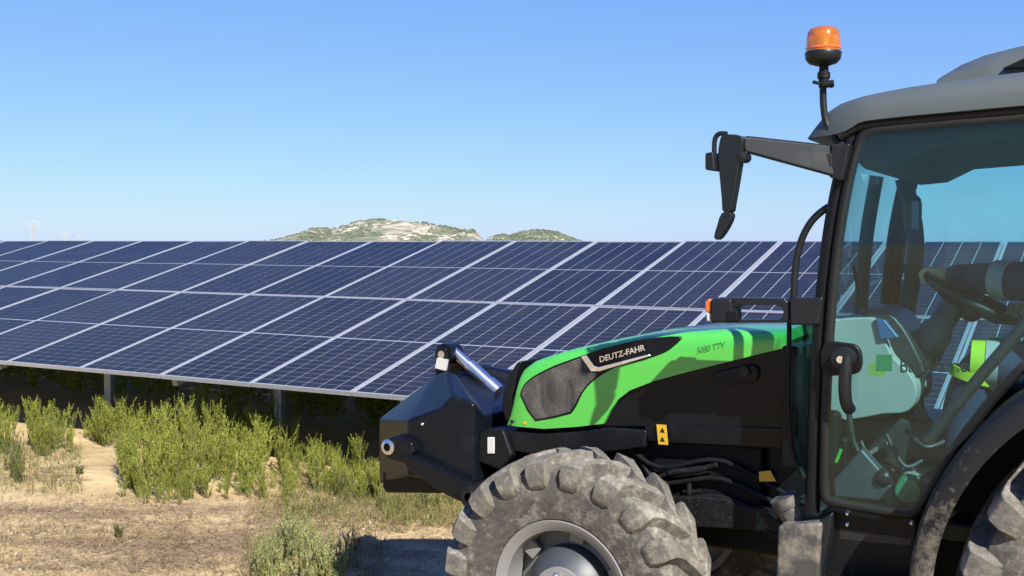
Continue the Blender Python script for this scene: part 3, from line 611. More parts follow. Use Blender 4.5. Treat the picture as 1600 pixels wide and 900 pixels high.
# --- fenders over the rear wheels
def fender(s):
    rings = []
    for q in np.linspace(R(188), R(20), 40):
        r_ = .80 + .05 * max(0, math.sin(q))
        cs = [(-.46, 0), (-.74, .0), (-.785, -.012), (-.80, -.035), (-.80, -.075), (-.79, -.075), (-.785, -.03), (-.74, -.016), (-.46, -.016)]
        rings.append([V3((2.1 + (r_ + b_) * math.cos(q), a * -s, .68 + (r_ + b_) * math.sin(q))) for a, b_ in cs])
    f_ = mk('rear_fender', loft(rings), M['fender'], tr, smooth=40)
    inr = [V3((2.1 + .84 * math.cos(q), 0, .68 + .84 * math.sin(q))) for q in np.linspace(R(190), R(18), 24)]
    mk('inner_wall', prism(inr, -s * .47, -s * .44), M['engine'], f_)
fender(-1); fender(1)
# --- cab: pillars, door, roof, glass
apx = [(1334, 204), (1318, 262), (1303, 335), (1291, 420), (1282, 520), (1275, 640), (1271, 760), (1268, 800)]
for s in (1, -1):
    pts = [V3((p.x, s * p.y, p.z)) for p in PZ(apx, -.565)]
    ap = mk('front_pillar', tube(spline(pts, 5), .027, 8), M['black'], tr, smooth=50)
dl = PZ([(1289, 772), (1289, 700), (1292, 600), (1299, 480), (1311, 370), (1327, 280), (1340, 230), (1349, 212), (1366, 205), (1400, 201), (1490, 193), (1600, 184)], -.59)
dl += [V3((1.80, -.59, 2.205)), V3((2.02, -.59, 2.20)), V3((2.06, -.59, 2.17)), V3((2.09, -.59, 1.9)), V3((2.10, -.59, 1.62)), V3((2.07, -.59, 1.575))]
dl += [V3((2.1 + .885 * math.cos(q), -.59, .68 + .885 * math.sin(q))) for q in (R(97), R(110), R(123))]
dl += PZ([(1600, 573), (1552, 622), (1500, 690), (1458, 758), (1440, 788), (1425, 801), (1400, 801), (1350, 793), (1304, 784)], -.59)
ds = spline(dl, 3, True)
for s in (1, -1):
    pts = [V3((p.x, s * p.y, p.z)) for p in ds]
    door = mk('door', tube(pts, .017, 8, closed=True), M['rubber'], tr, smooth=60, label='glazed cab door with black frame' if s > 0 else None)
    mk('window_pane', prism([V3((p.x, 0, p.z)) for p in ds], s * -.588, s * -.583), M['glass'], door)
    mk('trim_lip', tube(pts, .007, 6, closed=True), M['mirror'], door, smooth=60)
    door.children[1].location = (0, -.016 * s, 0)
    if s > 0: near_door = door
L_0 = -.592
# door handle and lettering
mk('handle_plate', prism(spline(PZ([(1288, 537), (1325, 536), (1342, 542), (1348, 560), (1344, 580), (1325, 585), (1288, 582)], L_0), 3, True), L_0 - .018, L_0 + .01), M['black'], near_door, bevel=.006)
hd = [P(1322, 556, L_0 - .05), P(1321, 580, L_0 - .055), P(1320, 605, L_0 - .055), P(1322, 628, L_0 - .045), P(1328, 640, L_0 - .02)]
mk('door_handle', join(tube(spline(hd, 5), .021, 10), lathe([(.001, -.065), (.036, -.06), (.04, 0)], P(1322, 558, L_0), 20)), M['mirror'], near_door, smooth=50)
mk('key_lock', lathe([(.001, -.07), (.012, -.07), (.013, -.06)], P(1320, 559, L_0), 12), M['chrome'], near_door)
a_, b_ = P(1405, 582, L_0 - .001), P(1514, 581, L_0 - .001); ax = b_ - a_; wid = ax.length; ax.normalize()
mk('lettering', text_vf('BayWa r.e.', .064, a_, ax, V3((0, 0, 1)), .0006, 0.0, sx=wid / .278, bold=.0005), M['ink'], near_door, fix=False)
mk('logo_square', prism(PZ([(1369, 554), (1394, 554), (1394, 580), (1369, 580)], L_0), L_0 - .0012, L_0 - .0006), M['mgreen'], near_door, label='green square of the logo on the door glass')
mk('logo_square', prism(PZ([(1357, 567), (1383, 567), (1383, 587), (1357, 587)], L_0), L_0 - .0005, L_0), M['lgreen'], near_door, label='yellow-green square of the logo on the door glass')
# roof
ru = PZ([(1253, 214), (1257, 206), (1268, 186), (1284, 170), (1306, 157), (1340, 147), (1400, 134), (1500, 119), (1600, 107)], -.62)
rl = PZ([(1253, 215), (1300, 211), (1320, 206), (1345, 191), (1400, 184), (1500, 175), (1600, 166)], -.62)
ux, uz = [p.x for p in ru] + [2.0, 2.25, 2.36, 2.40], [p.z for p in ru] + [2.35, 2.33, 2.28, 2.23]
lx, lz = [p.x for p in rl] + [2.40], [p.z for p in rl] + [2.222]
rings = []
for x in sorted(set(list(np.linspace(ux[0], ux[0] + .25, 12)) + list(np.linspace(ux[0] + .25, 2.40, 16)))):
    zu, zl = float(np.interp(x, ux, uz)), float(np.interp(x, lx, lz)); zu = max(zu, zl + .006); h = zu - zl
    hw = .62 - .07 * max(0, 1 - (x - ux[0]) / .22) ** 2 - .05 * max(0, (x - 2.2) / .2) ** 2
    half = [(-hw + .03, zl), (-hw, zl + .003), (-hw, zl + h * .35), (-hw + .012, zl + h * .72), (-hw + .05, zu - h * .03), (-hw + .12, zu + .004), (-.2, zu + .012), (0, zu + .014)]
    full = half + [(-a, b2) for a, b2 in half[-2::-1]]
    rings.append([V3((x, a, b2)) for a, b2 in full])
roof = mk('cab_roof', loft(rings), M['roof'], tr, smooth=45, label='grey rounded cab roof')
hat = [P(1466, 122, -.25), P(1490, 106, -.25), P(1530, 88, -.25), P(1600, 70, -.25)]
hx, hz = [p.x for p in hat] + [2.1, 2.3, 2.36], [p.z for p in hat] + [2.56, 2.50, 2.36]
rings = []
for x in np.linspace(hx[0], hx[-1], 16):
    z = float(np.interp(x, hx, hz)); z = max(z, 2.33); hw = .30
    rings.append([V3((x, a, b2)) for a, b2 in [(-hw, 2.32), (-hw + .01, 2.32 + (z - 2.32) * .7), (-hw + .06, z), (0, z + .01), (hw - .06, z), (hw - .01, 2.32 + (z - 2.32) * .7), (hw, 2.32)]])
hatch = mk('roof_hatch', loft(rings), M['roof'], roof, smooth=45)
vs = PZ([(1568, 107), (1600, 92), (1600, 110)], -.30); mk('hatch_vent', prism(vs + [V3((2.0, 0, vs[2].z)), ], -.312, -.29), M['black'], roof)
hlp = [V3((x, 0, z)) for x, z in ((1.04, 2.13), (1.12, 2.175), (2.3, 2.20), (2.3, 2.10), (1.7, 2.13), (1.32, 2.11), (1.22, 2.06), (1.1, 2.05))]
mk('headliner', prism(hlp, -.535, .535), M['head'], tr, bevel=.02)
for yy in (-.15, -.22): mk('roof_slot', prism(PZ([(1402, 252), (1428, 244), (1431, 248), (1404, 256)], yy), yy - .02, yy), M['ink'], tr)
# top seal above the door and the A-pillar cap
gs = PZ([(1312, 214), (1330, 203), (1352, 196), (1420, 189), (1500, 182), (1600, 173)], -.58)
mk('roof_gasket', tube(spline(gs + [V3((2.05, -.58, 2.21))], 4), .022, 8, flat=1.2), M['rubber'], tr, smooth=60)
mk('roof_gasket', tube(spline([V3((p.x, -p.y, p.z)) for p in gs] + [V3((2.05, .58, 2.21))], 4), .022, 8), M['rubber'], tr, smooth=60)
for s in (-1, 1):
    mk('rear_pillar', tube([(2.10, s * .56, .95), (2.12, s * .565, 1.6), (2.10, s * .565, 2.22)], .032, 8), M['black'], tr, smooth=50)
    mk('corner_pillar', tube([(2.34, s * .47, 1.5), (2.34, s * .47, 2.24)], .03, 8), M['black'], tr, smooth=50)
    mk('rear_side_pane', loft([[V3((2.12, s * .563, z)), V3((2.34, s * .47, z)), V3((2.34, s * .465, z)), V3((2.12, s * .558, z))] for z in (1.56, 2.2)]), M['glass'], tr)
mk('rear_window', prism([V3((2.335, 0, 1.5)), V3((2.341, 0, 1.5)), V3((2.341, 0, 2.2)), V3((2.335, 0, 2.2))], -.46, .46), M['glass'], tr)
mk('rear_wall', box(2.30, 2.36, -.47, .47, .95, 1.5), M['black'], tr, bevel=.02)
# windscreen and the lower front panes beside the hood
wsr = []
for px_, py_ in apx[:5]:
    p = P(px_, py_, -.565); wsr.append([V3((p.x - .05 * (1 - (y / .55) ** 2), y, p.z)) for y in np.linspace(-.55, .55, 11)])
mk('windscreen', loft([[q for q in r] + [q + V3((.005, 0, 0)) for q in r[::-1]] for r in wsr]), M['glass'], tr, smooth=60)
for s in (1, -1):
    aa = [P(1272, 498, -.56), P(1268, 780, -.56)]; bb = [P(1234, 506, -.40), P(1240, 720, -.40)]
    q4 = [aa[0], aa[1], bb[1], bb[0]]; nrm = (q4[1] - q4[0]).cross(q4[3] - q4[0]).normalized() * .005
    vf = loft([q4, [p + nrm for p in q4]]); vf = ([V3((p.x, s * p.y, p.z)) for p in vf[0]], vf[1])
    mk('lower_pane', vf, M['glass'], tr)
mk('cab_cowl', box(.80, .86, -.42, .42, 1.0, 1.44), M['black'], tr, bevel=.01)
mk('cab_floor', box(.86, 2.32, -.52, .52, .84, .90), M['dash'], tr, bevel=.01)
# pipes along the front of the cab
mk('drain_pipe', tube(spline(PZ([(1233, 498), (1233, 560), (1232, 630), (1236, 690), (1246, 725), (1262, 752), (1276, 764)], -.46), 5), .0085, 8), M['dusty'], tr, smooth=60)
mk('grab_rail', tube(spline(PZ([(1306, 320), (1290, 326), (1268, 346), (1252, 376), (1243, 415), (1240, 468)], -.55), 5), .0125, 10), M['mirror'], tr, smooth=60)
# side lamp on its bracket
mb = mk('lamp_mount', prism(PZ([(1233, 466), (1286, 464), (1280, 508), (1234, 508)], -.60), -.60, -.50), M['mirror'], tr, bevel=.008)
lo = PZ([(1112, 468), (1122, 465), (1228, 466), (1233, 472), (1233, 501), (1228, 504), (1114, 504)], -.58)
li = PZ([(1152, 482), (1160, 476), (1218, 476), (1226, 482), (1226, 494), (1220, 499), (1152, 499)], -.58)
nO, nI = len(lo), len(li)
vv = []
for y in (-.60, -.53): vv += [V3((p.x, y, p.z)) for p in lo] + [V3((p.x, y, p.z)) for p in li]
ff = []; K = nO + nI
for i in range(7):
    j = (i + 1) % 7
    ff += [(i, j, nO + j, nO + i), (K + i, K + nO + i, K + nO + j, K + j), (i, K + i, K + j, j), (nO + i, nO + j, K + nO + j, K + nO + i)]
lamp = mk('side_lamp', (vv, ff), M['mirror'], tr, bevel=.005)
mk('lamp_box', prism(PZ([(1114, 466), (1146, 467), (1148, 503), (1114, 503)], -.60), -.625, -.52), M['mirror'], lamp, bevel=.008)
mk('orange_lens', prism(PZ([(1103, 471), (1108, 467), (1113, 467), (1113, 488), (1104, 488)], -.60), -.615, -.53), M['orange'], lamp, bevel=.006, label='orange indicator lens')
mk('clear_lens', prism(PZ([(1105, 488.6), (1113, 488.6), (1113, 502), (1106, 502)], -.60), -.615, -.53), M['white'], lamp, bevel=.005)
mk('latch_catch', prism(PZ([(1140, 486), (1156, 486), (1156, 501), (1140, 501)], -.6), -.632, -.6), M['black'], lamp, bevel=.004)
# mirror on its arm
a0, a1 = [P(1302, 226, -.60), P(1314, 280, -.60)], [P(1164, 211, -.83), P(1167, 240, -.83)]
rings = []
for k in range(6):
    t_ = k / 5; u_ = a0[0].lerp(a1[0], t_); l_ = a0[1].lerp(a1[1], t_); th = .035 - .012 * t_
    rings.append([u_ + V3((0, -th, -.004)), u_ + V3((0, th, 0)), l_ + V3((0, th, 0)), l_ + V3((0, -th, .004))])
mi = mk('mirror_arm', loft(rings), M['mirror'], tr, bevel=.008, label='long dark grey mirror arm reaching forward from the cab')
mk('arm_bracket', prism(PZ([(1303, 226), (1333, 226), (1320, 284), (1300, 278)], -.60), -.645, -.56), M['mirror'], mi, bevel=.006)
mk('arm_slot', prism(PZ([(1288, 240), (1300, 241), (1300, 259), (1288, 258)], -.645), -.652, -.64), M['ink'], mi, bevel=.002)
mo = spline(PZ([(1129, 217), (1136, 211), (1157, 212), (1165, 220), (1160, 248), (1154, 285), (1148, 318), (1145, 331), (1133, 331), (1131, 312), (1128, 280), (1125, 246)], -.85), 3, True)
mk('mirror_housing', prism(mo, -.875, -.825), M['mirror'], mi, bevel=.014, seg=3)
mk('mirror_tail', prism(spline(PZ([(1131, 333), (1146, 333), (1144, 346), (1134, 364), (1124, 375), (1119, 370), (1124, 352)], -.85), 2, True), -.875, -.83), M['mirror'], mi, bevel=.008)
mk('mirror_clip', prism(PZ([(1106, 240), (1119, 238), (1122, 268), (1106, 266)], -.86), -.89, -.83), M['mirror'], mi, bevel=.006)
mk('mirror_clamp', tube(spline(PZ([(1116, 240), (1117, 218), (1124, 209), (1136, 209)], -.86), 4), .008, 8), M['mirror'], mi, smooth=60)
mk('mirror_knob', lathe([(.001, -.04), (.018, -.035), (.018, .02)], P(1163, 246, -.84), 14), M['mirror'], mi, smooth=40)
# beacon
bl = -.58
bpole = mk('beacon', join(tube(spline(PZ([(1318, 226), (1310, 222), (1300, 210), (1291, 192), (1287, 168), (1286, 140), (1287, 128)], bl), 5), .0115, 12)), M['mirror'], tr, smooth=60, label='amber beacon on a bent grey pole')
mk('beacon_stem', lathe([(.001, -.02), (.016, -.018), (.017, .01), (.021, .012), (.021, .03), (.016, .034), (.015, .055)], P(1287, 128, bl), 18, 'z'), M['dusty'], bpole, smooth=40)
c_ = P(1288, 134, bl); mk('wing_bolt', join(tube([c_ + V3((-.035, -.01, .014)), c_ + V3((.03, -.01, -.006))], .006, 8), cyl(c_ + V3((.0, -.02, 0)), c_ + V3((.035, -.015, .004)), .012, 10)), M['dusty'], bpole, smooth=50)
c_ = P(1286, 103, bl)
mk('beacon_base', lathe([(.001, 0), (.02, 0), (.045, .008), (.057, .022), (.060, .042), (.058, .046), (.001, .046)], c_, 36, 'z'), M['mirror'], bpole, smooth=40)
mk('beacon_lens', lathe([(.056, .046), (.0565, .052), (.055, .09), (.051, .112), (.044, .122), (.030, .127), (.001, .128)], c_, 36, 'z'), M['amber'], bpole, smooth=50, label='amber ribbed lens')
mk('beacon_lens_band', lathe([(.056, .052), (.0585, .054), (.0585, .060), (.056, .062)], c_, 36, 'z'), M['orange'], bpole, smooth=50)
mk('beacon_reflector', join(lathe([(.001, .05), (.03, .05), (.02, .07), (.026, .11), (.001, .112)], c_, 20, 'z')), M['chrome'], bpole, smooth=50)
# --- below the cab: tank with filler neck, step panel
tk = PZ([(1217, 820), (1286, 815), (1284, 840), (1280, 960), (1212, 960)], -.60)
tank = mk('fuel_tank', prism(tk, -.62, -.30), M['tank'], tr, bevel=.012)
a_, b_ = P(1224, 776, -.52), P(1250, 826, -.50)
mk('filler_neck', tube([a_, a_.lerp(b_, .28), a_.lerp(b_, .30), b_], [.050, .050, .044, .044], 20), M['tank'], tank, smooth=40)
sd = PZ([(1285, 797), (1300, 790), (1424, 806), (1436, 812), (1430, 860), (1428, 960), (1278, 960)], -.54)
stp = mk('step_panel', prism(sd, -.54, -.46), M['black'], tr, bevel=.01)
mk('step_rib', prism(PZ([(1283, 810), (1306, 796), (1302, 830), (1290, 890), (1280, 920), (1272, 910)], -.56), -.60, -.53), M['mirror'], stp, bevel=.01)
mk('step_slot', prism(PZ([(1312, 826), (1424, 842), (1422, 852), (1312, 842)], -.54), -.542, -.53), M['ink'], stp)
mk('panel_bolt', ball(P(1324, 802, -.545), .011), M['steel'], stp, smooth=60); mk('panel_bolt', ball(P(1324, 819, -.545), .011), M['steel'], stp, smooth=60); mk('panel_bolt', ball(P(1425, 817, -.545), .010), M['steel'], stp, smooth=60)
st_ = mk('step_tread', join(*[box(1.02 + .035 * k, 1.04 + .035 * k, -.70, -.48, .655, .685) for k in range(9)], box(1.0, 1.35, -.71, -.69, .64, .70), box(1.0, 1.35, -.49, -.47, .64, .70)), M['dusty'], tr, bevel=.003)
# --- cab interior
mk('console', prism(spline(PZ([(1297, 512), (1306, 500), (1340, 497), (1366, 499), (1378, 520), (1394, 556), (1418, 580), (1431, 604), (1428, 630), (1414, 644), (1380, 647), (1297, 647)], -.22), 3, True), -.22, .16), M['console'], tr, bevel=.025, seg=3, label='pale rounded console under the dashboard')
mk('dashboard', prism(spline(PZ([(1340, 487), (1362, 482), (1390, 488), (1412, 510), (1432, 545), (1446, 582), (1420, 590), (1404, 578), (1388, 548), (1376, 510)], -.14), 2, True), -.16, .22), M['dash'], tr, bevel=.015)
mk('screen', prism(PZ([(1368, 497), (1382, 500), (1404, 527), (1376, 531)], -.23), -.235, -.20), M['screen'], tr, bevel=.003)
col = [P(1408, 640, 0), P(1428, 580, 0), P(1462, 520, 0), P(1492, 474, 0)]
mk('steering_column', tube(spline(col, 4), [.05] * 5 + [.062] * 4 + [.045] * 4, 14), M['col'], tr, smooth=50)
wc, wr = V3((1.395, 0, 1.602)), .182; wx = V3((.895, 0, -.43)).normalized(); wn = V3((.43, 0, .9)).normalized()
sw = mk('steering_wheel', tube([wc + (wx * math.cos(q) + V3((0, 1, 0)) * math.sin(q)) * wr for q in np.linspace(0, 2 * math.pi, 40, endpoint=False)], .016, 10, closed=True), M['dash'], tr, smooth=60)
mk('wheel_spokes', join(*[tube([wc - wn * .04, wc - wn * .03 + (wx * math.cos(q) + V3((0, 1, 0)) * math.sin(q)) * wr * .6, wc + (wx * math.cos(q) + V3((0, 1, 0)) * math.sin(q)) * wr], .013, 8) for q in (1.57, 3.6, 5.8)], ball(wc - wn * .04, .045)), M['dash'], sw, smooth=50)
mk('gas_strut', tube([P(1448, 690, -.50), P(1530, 590, -.50), P(1620, 486, -.50)], .019, 10), M['dash'], tr, smooth=60)
mk('lever', tube(spline(PZ([(1326, 640), (1334, 690), (1352, 722), (1378, 742)], -.40), 4), .010, 8), M['dash'], tr, smooth=60)
lv = mk('lever', tube(spline(PZ([(1444, 570), (1436, 620), (1444, 650), (1462, 668)], -.10), 4), .015, 8), M['dash'], tr, smooth=60)
mk('lever_knob', ball(P(1381, 746, -.41), .032), M['mirror'], tr, smooth=60)
mk('lower_console', prism(spline(PZ([(1318, 655), (1360, 648), (1440, 650), (1480, 660), (1500, 690), (1480, 730), (1430, 735), (1380, 715), (1330, 690)], 0), 2, True), -.1, .25), M['dash'], tr, bevel=.03)
for k, (a_, b_) in enumerate((((1345, 690), (1395, 735)), ((1385, 680), (1440, 720)), ((1415, 672), (1475, 690)))):
    mk('cable', tube(spline([P(a_[0], a_[1], -.2), P((a_[0] + b_[0]) / 2, b_[1] + 8, -.25), P(b_[0], b_[1], -.2)], 6), .009, 8), M['dash'], tr, smooth=60)
mk('floor_mat', prism(PZ([(1300, 752), (1345, 700), (1385, 745), (1400, 775), (1395, 786), (1302, 778)], -.42), -.42, -.36), M['hub'], tr, bevel=.012)
mk('pedal', obox(P(1372, 700, -.15), V3((.8, 0, .6)), V3((0, 1, 0)), V3((-.6, 0, .8)), .05, .04, .008), M['rim'], tr, bevel=.004)
mk('pedal', obox(P(1440, 745, -.2), V3((.9, 0, -.3)).normalized(), V3((0, 1, 0)), V3((.3, 0, .9)).normalized(), .07, .04, .008), M['rim'], tr, bevel=.004)
mk('green_cap', lathe([(.001, -.02), (.04, -.02), (.046, -.005), (.05, .03)], P(1420, 766, -.45), 20), M['mgreen'], tr, smooth=40)
mk('bright_strip', tube([P(1306, 722, -.45), P(1314, 702, -.45)], .006, 6), M['green'], tr)
# far-side grab handle and inner pillar trim
mk('pillar_trim', tube(spline([V3((1.05, .50, 2.08)), V3((1.10, .52, 1.8)), V3((1.06, .52, 1.45)), V3((1.03, .52, 1.0))], 4), .036, 8), M['head'], tr, smooth=50)
mk('grab_handle', tube(spline([V3((1.07, .53, 2.0)), V3((1.105, .52, 1.97)), V3((1.09, .52, 1.75)), V3((1.05, .53, 1.70))], 5), .016, 8), M['dash'], tr, smooth=60)
mk('inner_pillar', tube(spline([V3((.98, .30, 2.08)), V3((.94, .30, 1.8)), V3((.92, .30, 1.4))], 4), .028, 8), M['dash'], tr, smooth=50)
mk('wiper', tube([V3((.93, .34, 1.47)), V3((.98, -.1, 1.72))], .007, 6), M['mirror'], tr)
mk('rear_mirror', box(1.10, 1.13, .22, .40, 1.86, 1.98), M['dash'], tr, bevel=.01)
seat = mk('seat', join(box(1.68, 2.14, -.24, .24, 1.12, 1.24)), M['dash'], tr, bevel=.04, seg=3)
mk('backrest', prism([V3((2.06, 0, 1.22)), V3((2.17, 0, 1.20)), V3((2.26, 0, 1.75)), V3((2.16, 0, 1.78))], -.23, .23), M['dash'], seat, bevel=.04, seg=3)
mk('seat_base', box(1.78, 2.08, -.16, .16, .90, 1.12), M['engine'], seat, bevel=.02)

# ------------------------------------------------------------------ driver
PB = V3((1.90, 0, .90))                                       # below the seat, tractor coordinates
per = tag(empty('person', T0 + SX * PB.x + V3((0, 0, PB.z)), AZ), 'driver in navy work clothes with reflective bands holding the steering wheel', 'person')
def skin(name, joints, edges, root, mt, sub=2):
    keys = list(joints); me = bpy.data.meshes.new(name); me.from_pydata([tuple(V3(joints[k][0]) - PB) for k in keys], [(keys.index(a), keys.index(b_)) for a, b_ in edges], []); me.update()
    me.materials.append(mt); o = bpy.data.objects.new(name, me); COL.objects.link(o); o.parent = per
    md = o.modifiers.new('skin', 'SKIN'); md.use_smooth_shade = True; md.branch_smoothing = .3
    for i, k in enumerate(keys):
        r_ = joints[k][1]; me.skin_vertices[0].data[i].radius = (r_, r_) if not hasattr(r_, '__len__') else r_
        me.skin_vertices[0].data[i].use_root = (k == root)
    sb = o.modifiers.new('subdivision', 'SUBSURF'); sb.levels = sub; sb.render_levels = sub
    return o
J = {'pel': ((1.93, 0, 1.34), .13), 'belly': ((1.955, 0, 1.48), .125), 'chest': ((1.965, 0, 1.64), .135), 'neckb': ((1.955, 0, 1.79), .06), 'neck': ((1.93, 0, 1.855), .052), 'jaw': ((1.905, 0, 1.90), (.062, .066)), 'skull': ((1.91, 0, 1.965), (.082, .088)), 'crown': ((1.915, 0, 2.02), (.06, .065))}
E = [('pel', 'belly'), ('belly', 'chest'), ('chest', 'neckb'), ('neckb', 'neck'), ('neck', 'jaw'), ('jaw', 'skull'), ('skull', 'crown')]
arms = {'L': [(1.94, -.18, 1.745), (1.76, -.215, 1.70), (1.585, -.17, 1.675), (1.42, -.10, 1.685), (1.295, -.042, 1.695), (1.262, -.04, 1.702)], 'R': [(1.94, .18, 1.745), (1.84, .25, 1.63), (1.73, .28, 1.53), (1.63, .22, 1.55), (1.565, .15, 1.565), (1.545, .13, 1.57)]}
ar_r = [.062, .052, .043, .036, .028, .033]
legs = {'L': [(1.90, -.10, 1.33), (1.64, -.14, 1.375), (1.42, -.16, 1.385), (1.37, -.16, 1.20), (1.36, -.16, 1.01), (1.27, -.16, .945), (1.17, -.165, .93)], 'R': [(1.90, .10, 1.33), (1.66, .13, 1.37), (1.45, .15, 1.375), (1.41, .15, 1.19), (1.40, .14, 1.01), (1.31, .14, .945), (1.21, .145, .93)]}
lg_r = [.092, .080, .062, .056, .042, .040, .032]
for s_ in 'LR':
    for i, p in enumerate(arms[s_]): J['a%s%d' % (s_, i)] = (p, ar_r[i])
    for i, p in enumerate(legs[s_]): J['l%s%d' % (s_, i)] = (p, lg_r[i])
    E += [('chest', 'a%s0' % s_)] + [('a%s%d' % (s_, i), 'a%s%d' % (s_, i + 1)) for i in range(5)]
    E += [('pel', 'l%s0' % s_)] + [('l%s%d' % (s_, i), 'l%s%d' % (s_, i + 1)) for i in range(6)]
J['nose'] = ((1.822, 0, 1.945), .013); J['noseb'] = ((1.85, 0, 1.95), .03); E += [('skull', 'noseb'), ('noseb', 'nose')]
def fingers(s_, hand, fwd, tan, upv):
    hand, fwd, tan, upv = V3(hand), V3(fwd), V3(tan), V3(upv)
    for i, (o_, l_) in enumerate(((-.033, .9), (-.012, 1.0), (.010, .96), (.031, .8))):
        c_ = [hand + tan * o_ + fwd * .012 + upv * .006, hand + tan * o_ * 1.05 + fwd * .034 * l_ + upv * .010, hand + tan * o_ + fwd * .054 * l_ - upv * .010, hand + tan * o_ + fwd * .048 * l_ - upv * .034, hand + tan * o_ * .95 + fwd * .028 - upv * .042]
        for k, p in enumerate(c_): J['f%s%d%d' % (s_, i, k)] = (p, [.011, .0098, .0095, .009, .0075][k])
        E.append(('a%s5' % s_, 'f%s%d0' % (s_, i))); E.extend([('f%s%d%d' % (s_, i, k), 'f%s%d%d' % (s_, i, k + 1)) for k in range(4)])
    sg = 1 if s_ == 'L' else -1
    for k, p in enumerate([hand - fwd * .016 + tan * sg * .030, hand + tan * sg * .044 - upv * .014 + fwd * .004, hand + tan * sg * .036 - upv * .038 + fwd * .014]): J['t%s%d' % (s_, k)] = (p, [.013, .011, .009][k])
    E.extend([('a%s4' % s_, 't%s0' % s_), ('t%s0' % s_, 't%s1' % s_), ('t%s1' % s_, 't%s2' % s_)])
fingers('L', (1.262, -.04, 1.702), (-.97, .05, .1), (0, 1, 0), (0, 0, 1)); fingers('R', (1.545, .13, 1.57), (-.6, -.75, .1), (.75, -.6, 0), (0, 0, 1))
skin('body', J, E, 'pel', M['skin'])
JJ = {k: (J[k][0], J[k][1] + d) for k, d in (('pel', .012), ('belly', .02), ('chest', .02), ('neckb', .018))}; EE = [('pel', 'belly'), ('belly', 'chest'), ('chest', 'neckb')]
for s_ in 'LR':
    for i, d in enumerate((.026, .034, .036, .022, .010)): JJ['a%s%d' % (s_, i)] = (J['a%s%d' % (s_, i)][0], ar_r[i] + d)
    EE += [('chest', 'a%s0' % s_)] + [('a%s%d' % (s_, i), 'a%s%d' % (s_, i + 1)) for i in range(4)]
skin('jacket', JJ, EE, 'pel', M['navy'])
JJ = {'pel': (J['pel'][0], .145)}; EE = []
for s_ in 'LR':
    for i, d in enumerate((.016, .018, .018, .018, .018)): JJ['l%s%d' % (s_, i)] = (J['l%s%d' % (s_, i)][0], lg_r[i] + d)
    EE += [('pel', 'l%s0' % s_)] + [('l%s%d' % (s_, i), 'l%s%d' % (s_, i + 1)) for i in range(4)]
skin('trousers', JJ, EE, 'pel', M['navy'])
for s_ in 'LR':
    JJ = {'l%s%d' % (s_, i): (J['l%s%d' % (s_, i)][0], lg_r[i] + .014) for i in (4, 5, 6)}
    skin('boot', JJ, [('l%s4' % s_, 'l%s5' % s_), ('l%s5' % s_, 'l%s6' % s_)], 'l%s5' % s_, M['rubber'])
def band(name, a, b_, t0, t1, r_, mt): 
    a, b_ = V3(a) - PB, V3(b_) - PB
    p = [a.lerp(b_, t0), a.lerp(b_, (t0 + t1) / 2), a.lerp(b_, t1)]
    mk(name, tube(p, [r_ * .985, r_, r_ * 1.01], 20), mt, per, smooth=60)
for s_ in 'LR':
    band('sleeve_band', arms[s_][3], arms[s_][2], .30, .62, .0695, M['reflect'])
    band('sleeve_band', arms[s_][2], arms[s_][1], .35, .65, .086, M['reflect'])
    band('knee_band', legs[s_][2], legs[s_][1], -.10, .10, .084, M['hivis']); band('knee_band', legs[s_][2], legs[s_][1], .11, .30, .088, M['reflect'])
    band('shin_band', legs[s_][2], legs[s_][3], .12, .30, .082, M['hivis'])
mk('hair', lathe([(.001, .088), (.045, .078), (.078, .045), (.090, .0), (.086, -.045), (.07, -.06)], V3((1.925, 0, 1.985)) - PB, 24, 'z'), M['hair'], per, smooth=60)
for y_ in (-.032, .032): mk('eye', ball(V3((1.838, y_, 1.962)) - PB, .011), M['white'], per, smooth=60)
mk('mouth', tube([V3((1.848, y_, 1.903)) - PB for y_ in (-.022, 0, .022)], .006, 8), mat('lips', (.35, .14, .11), .5), per)
for y_ in (-.092, .092): mk('ear', ball(V3((1.92, y_, 1.95)) - PB, .024, 12, (.8, .35, 1.2)), M['skin'], per, smooth=60)

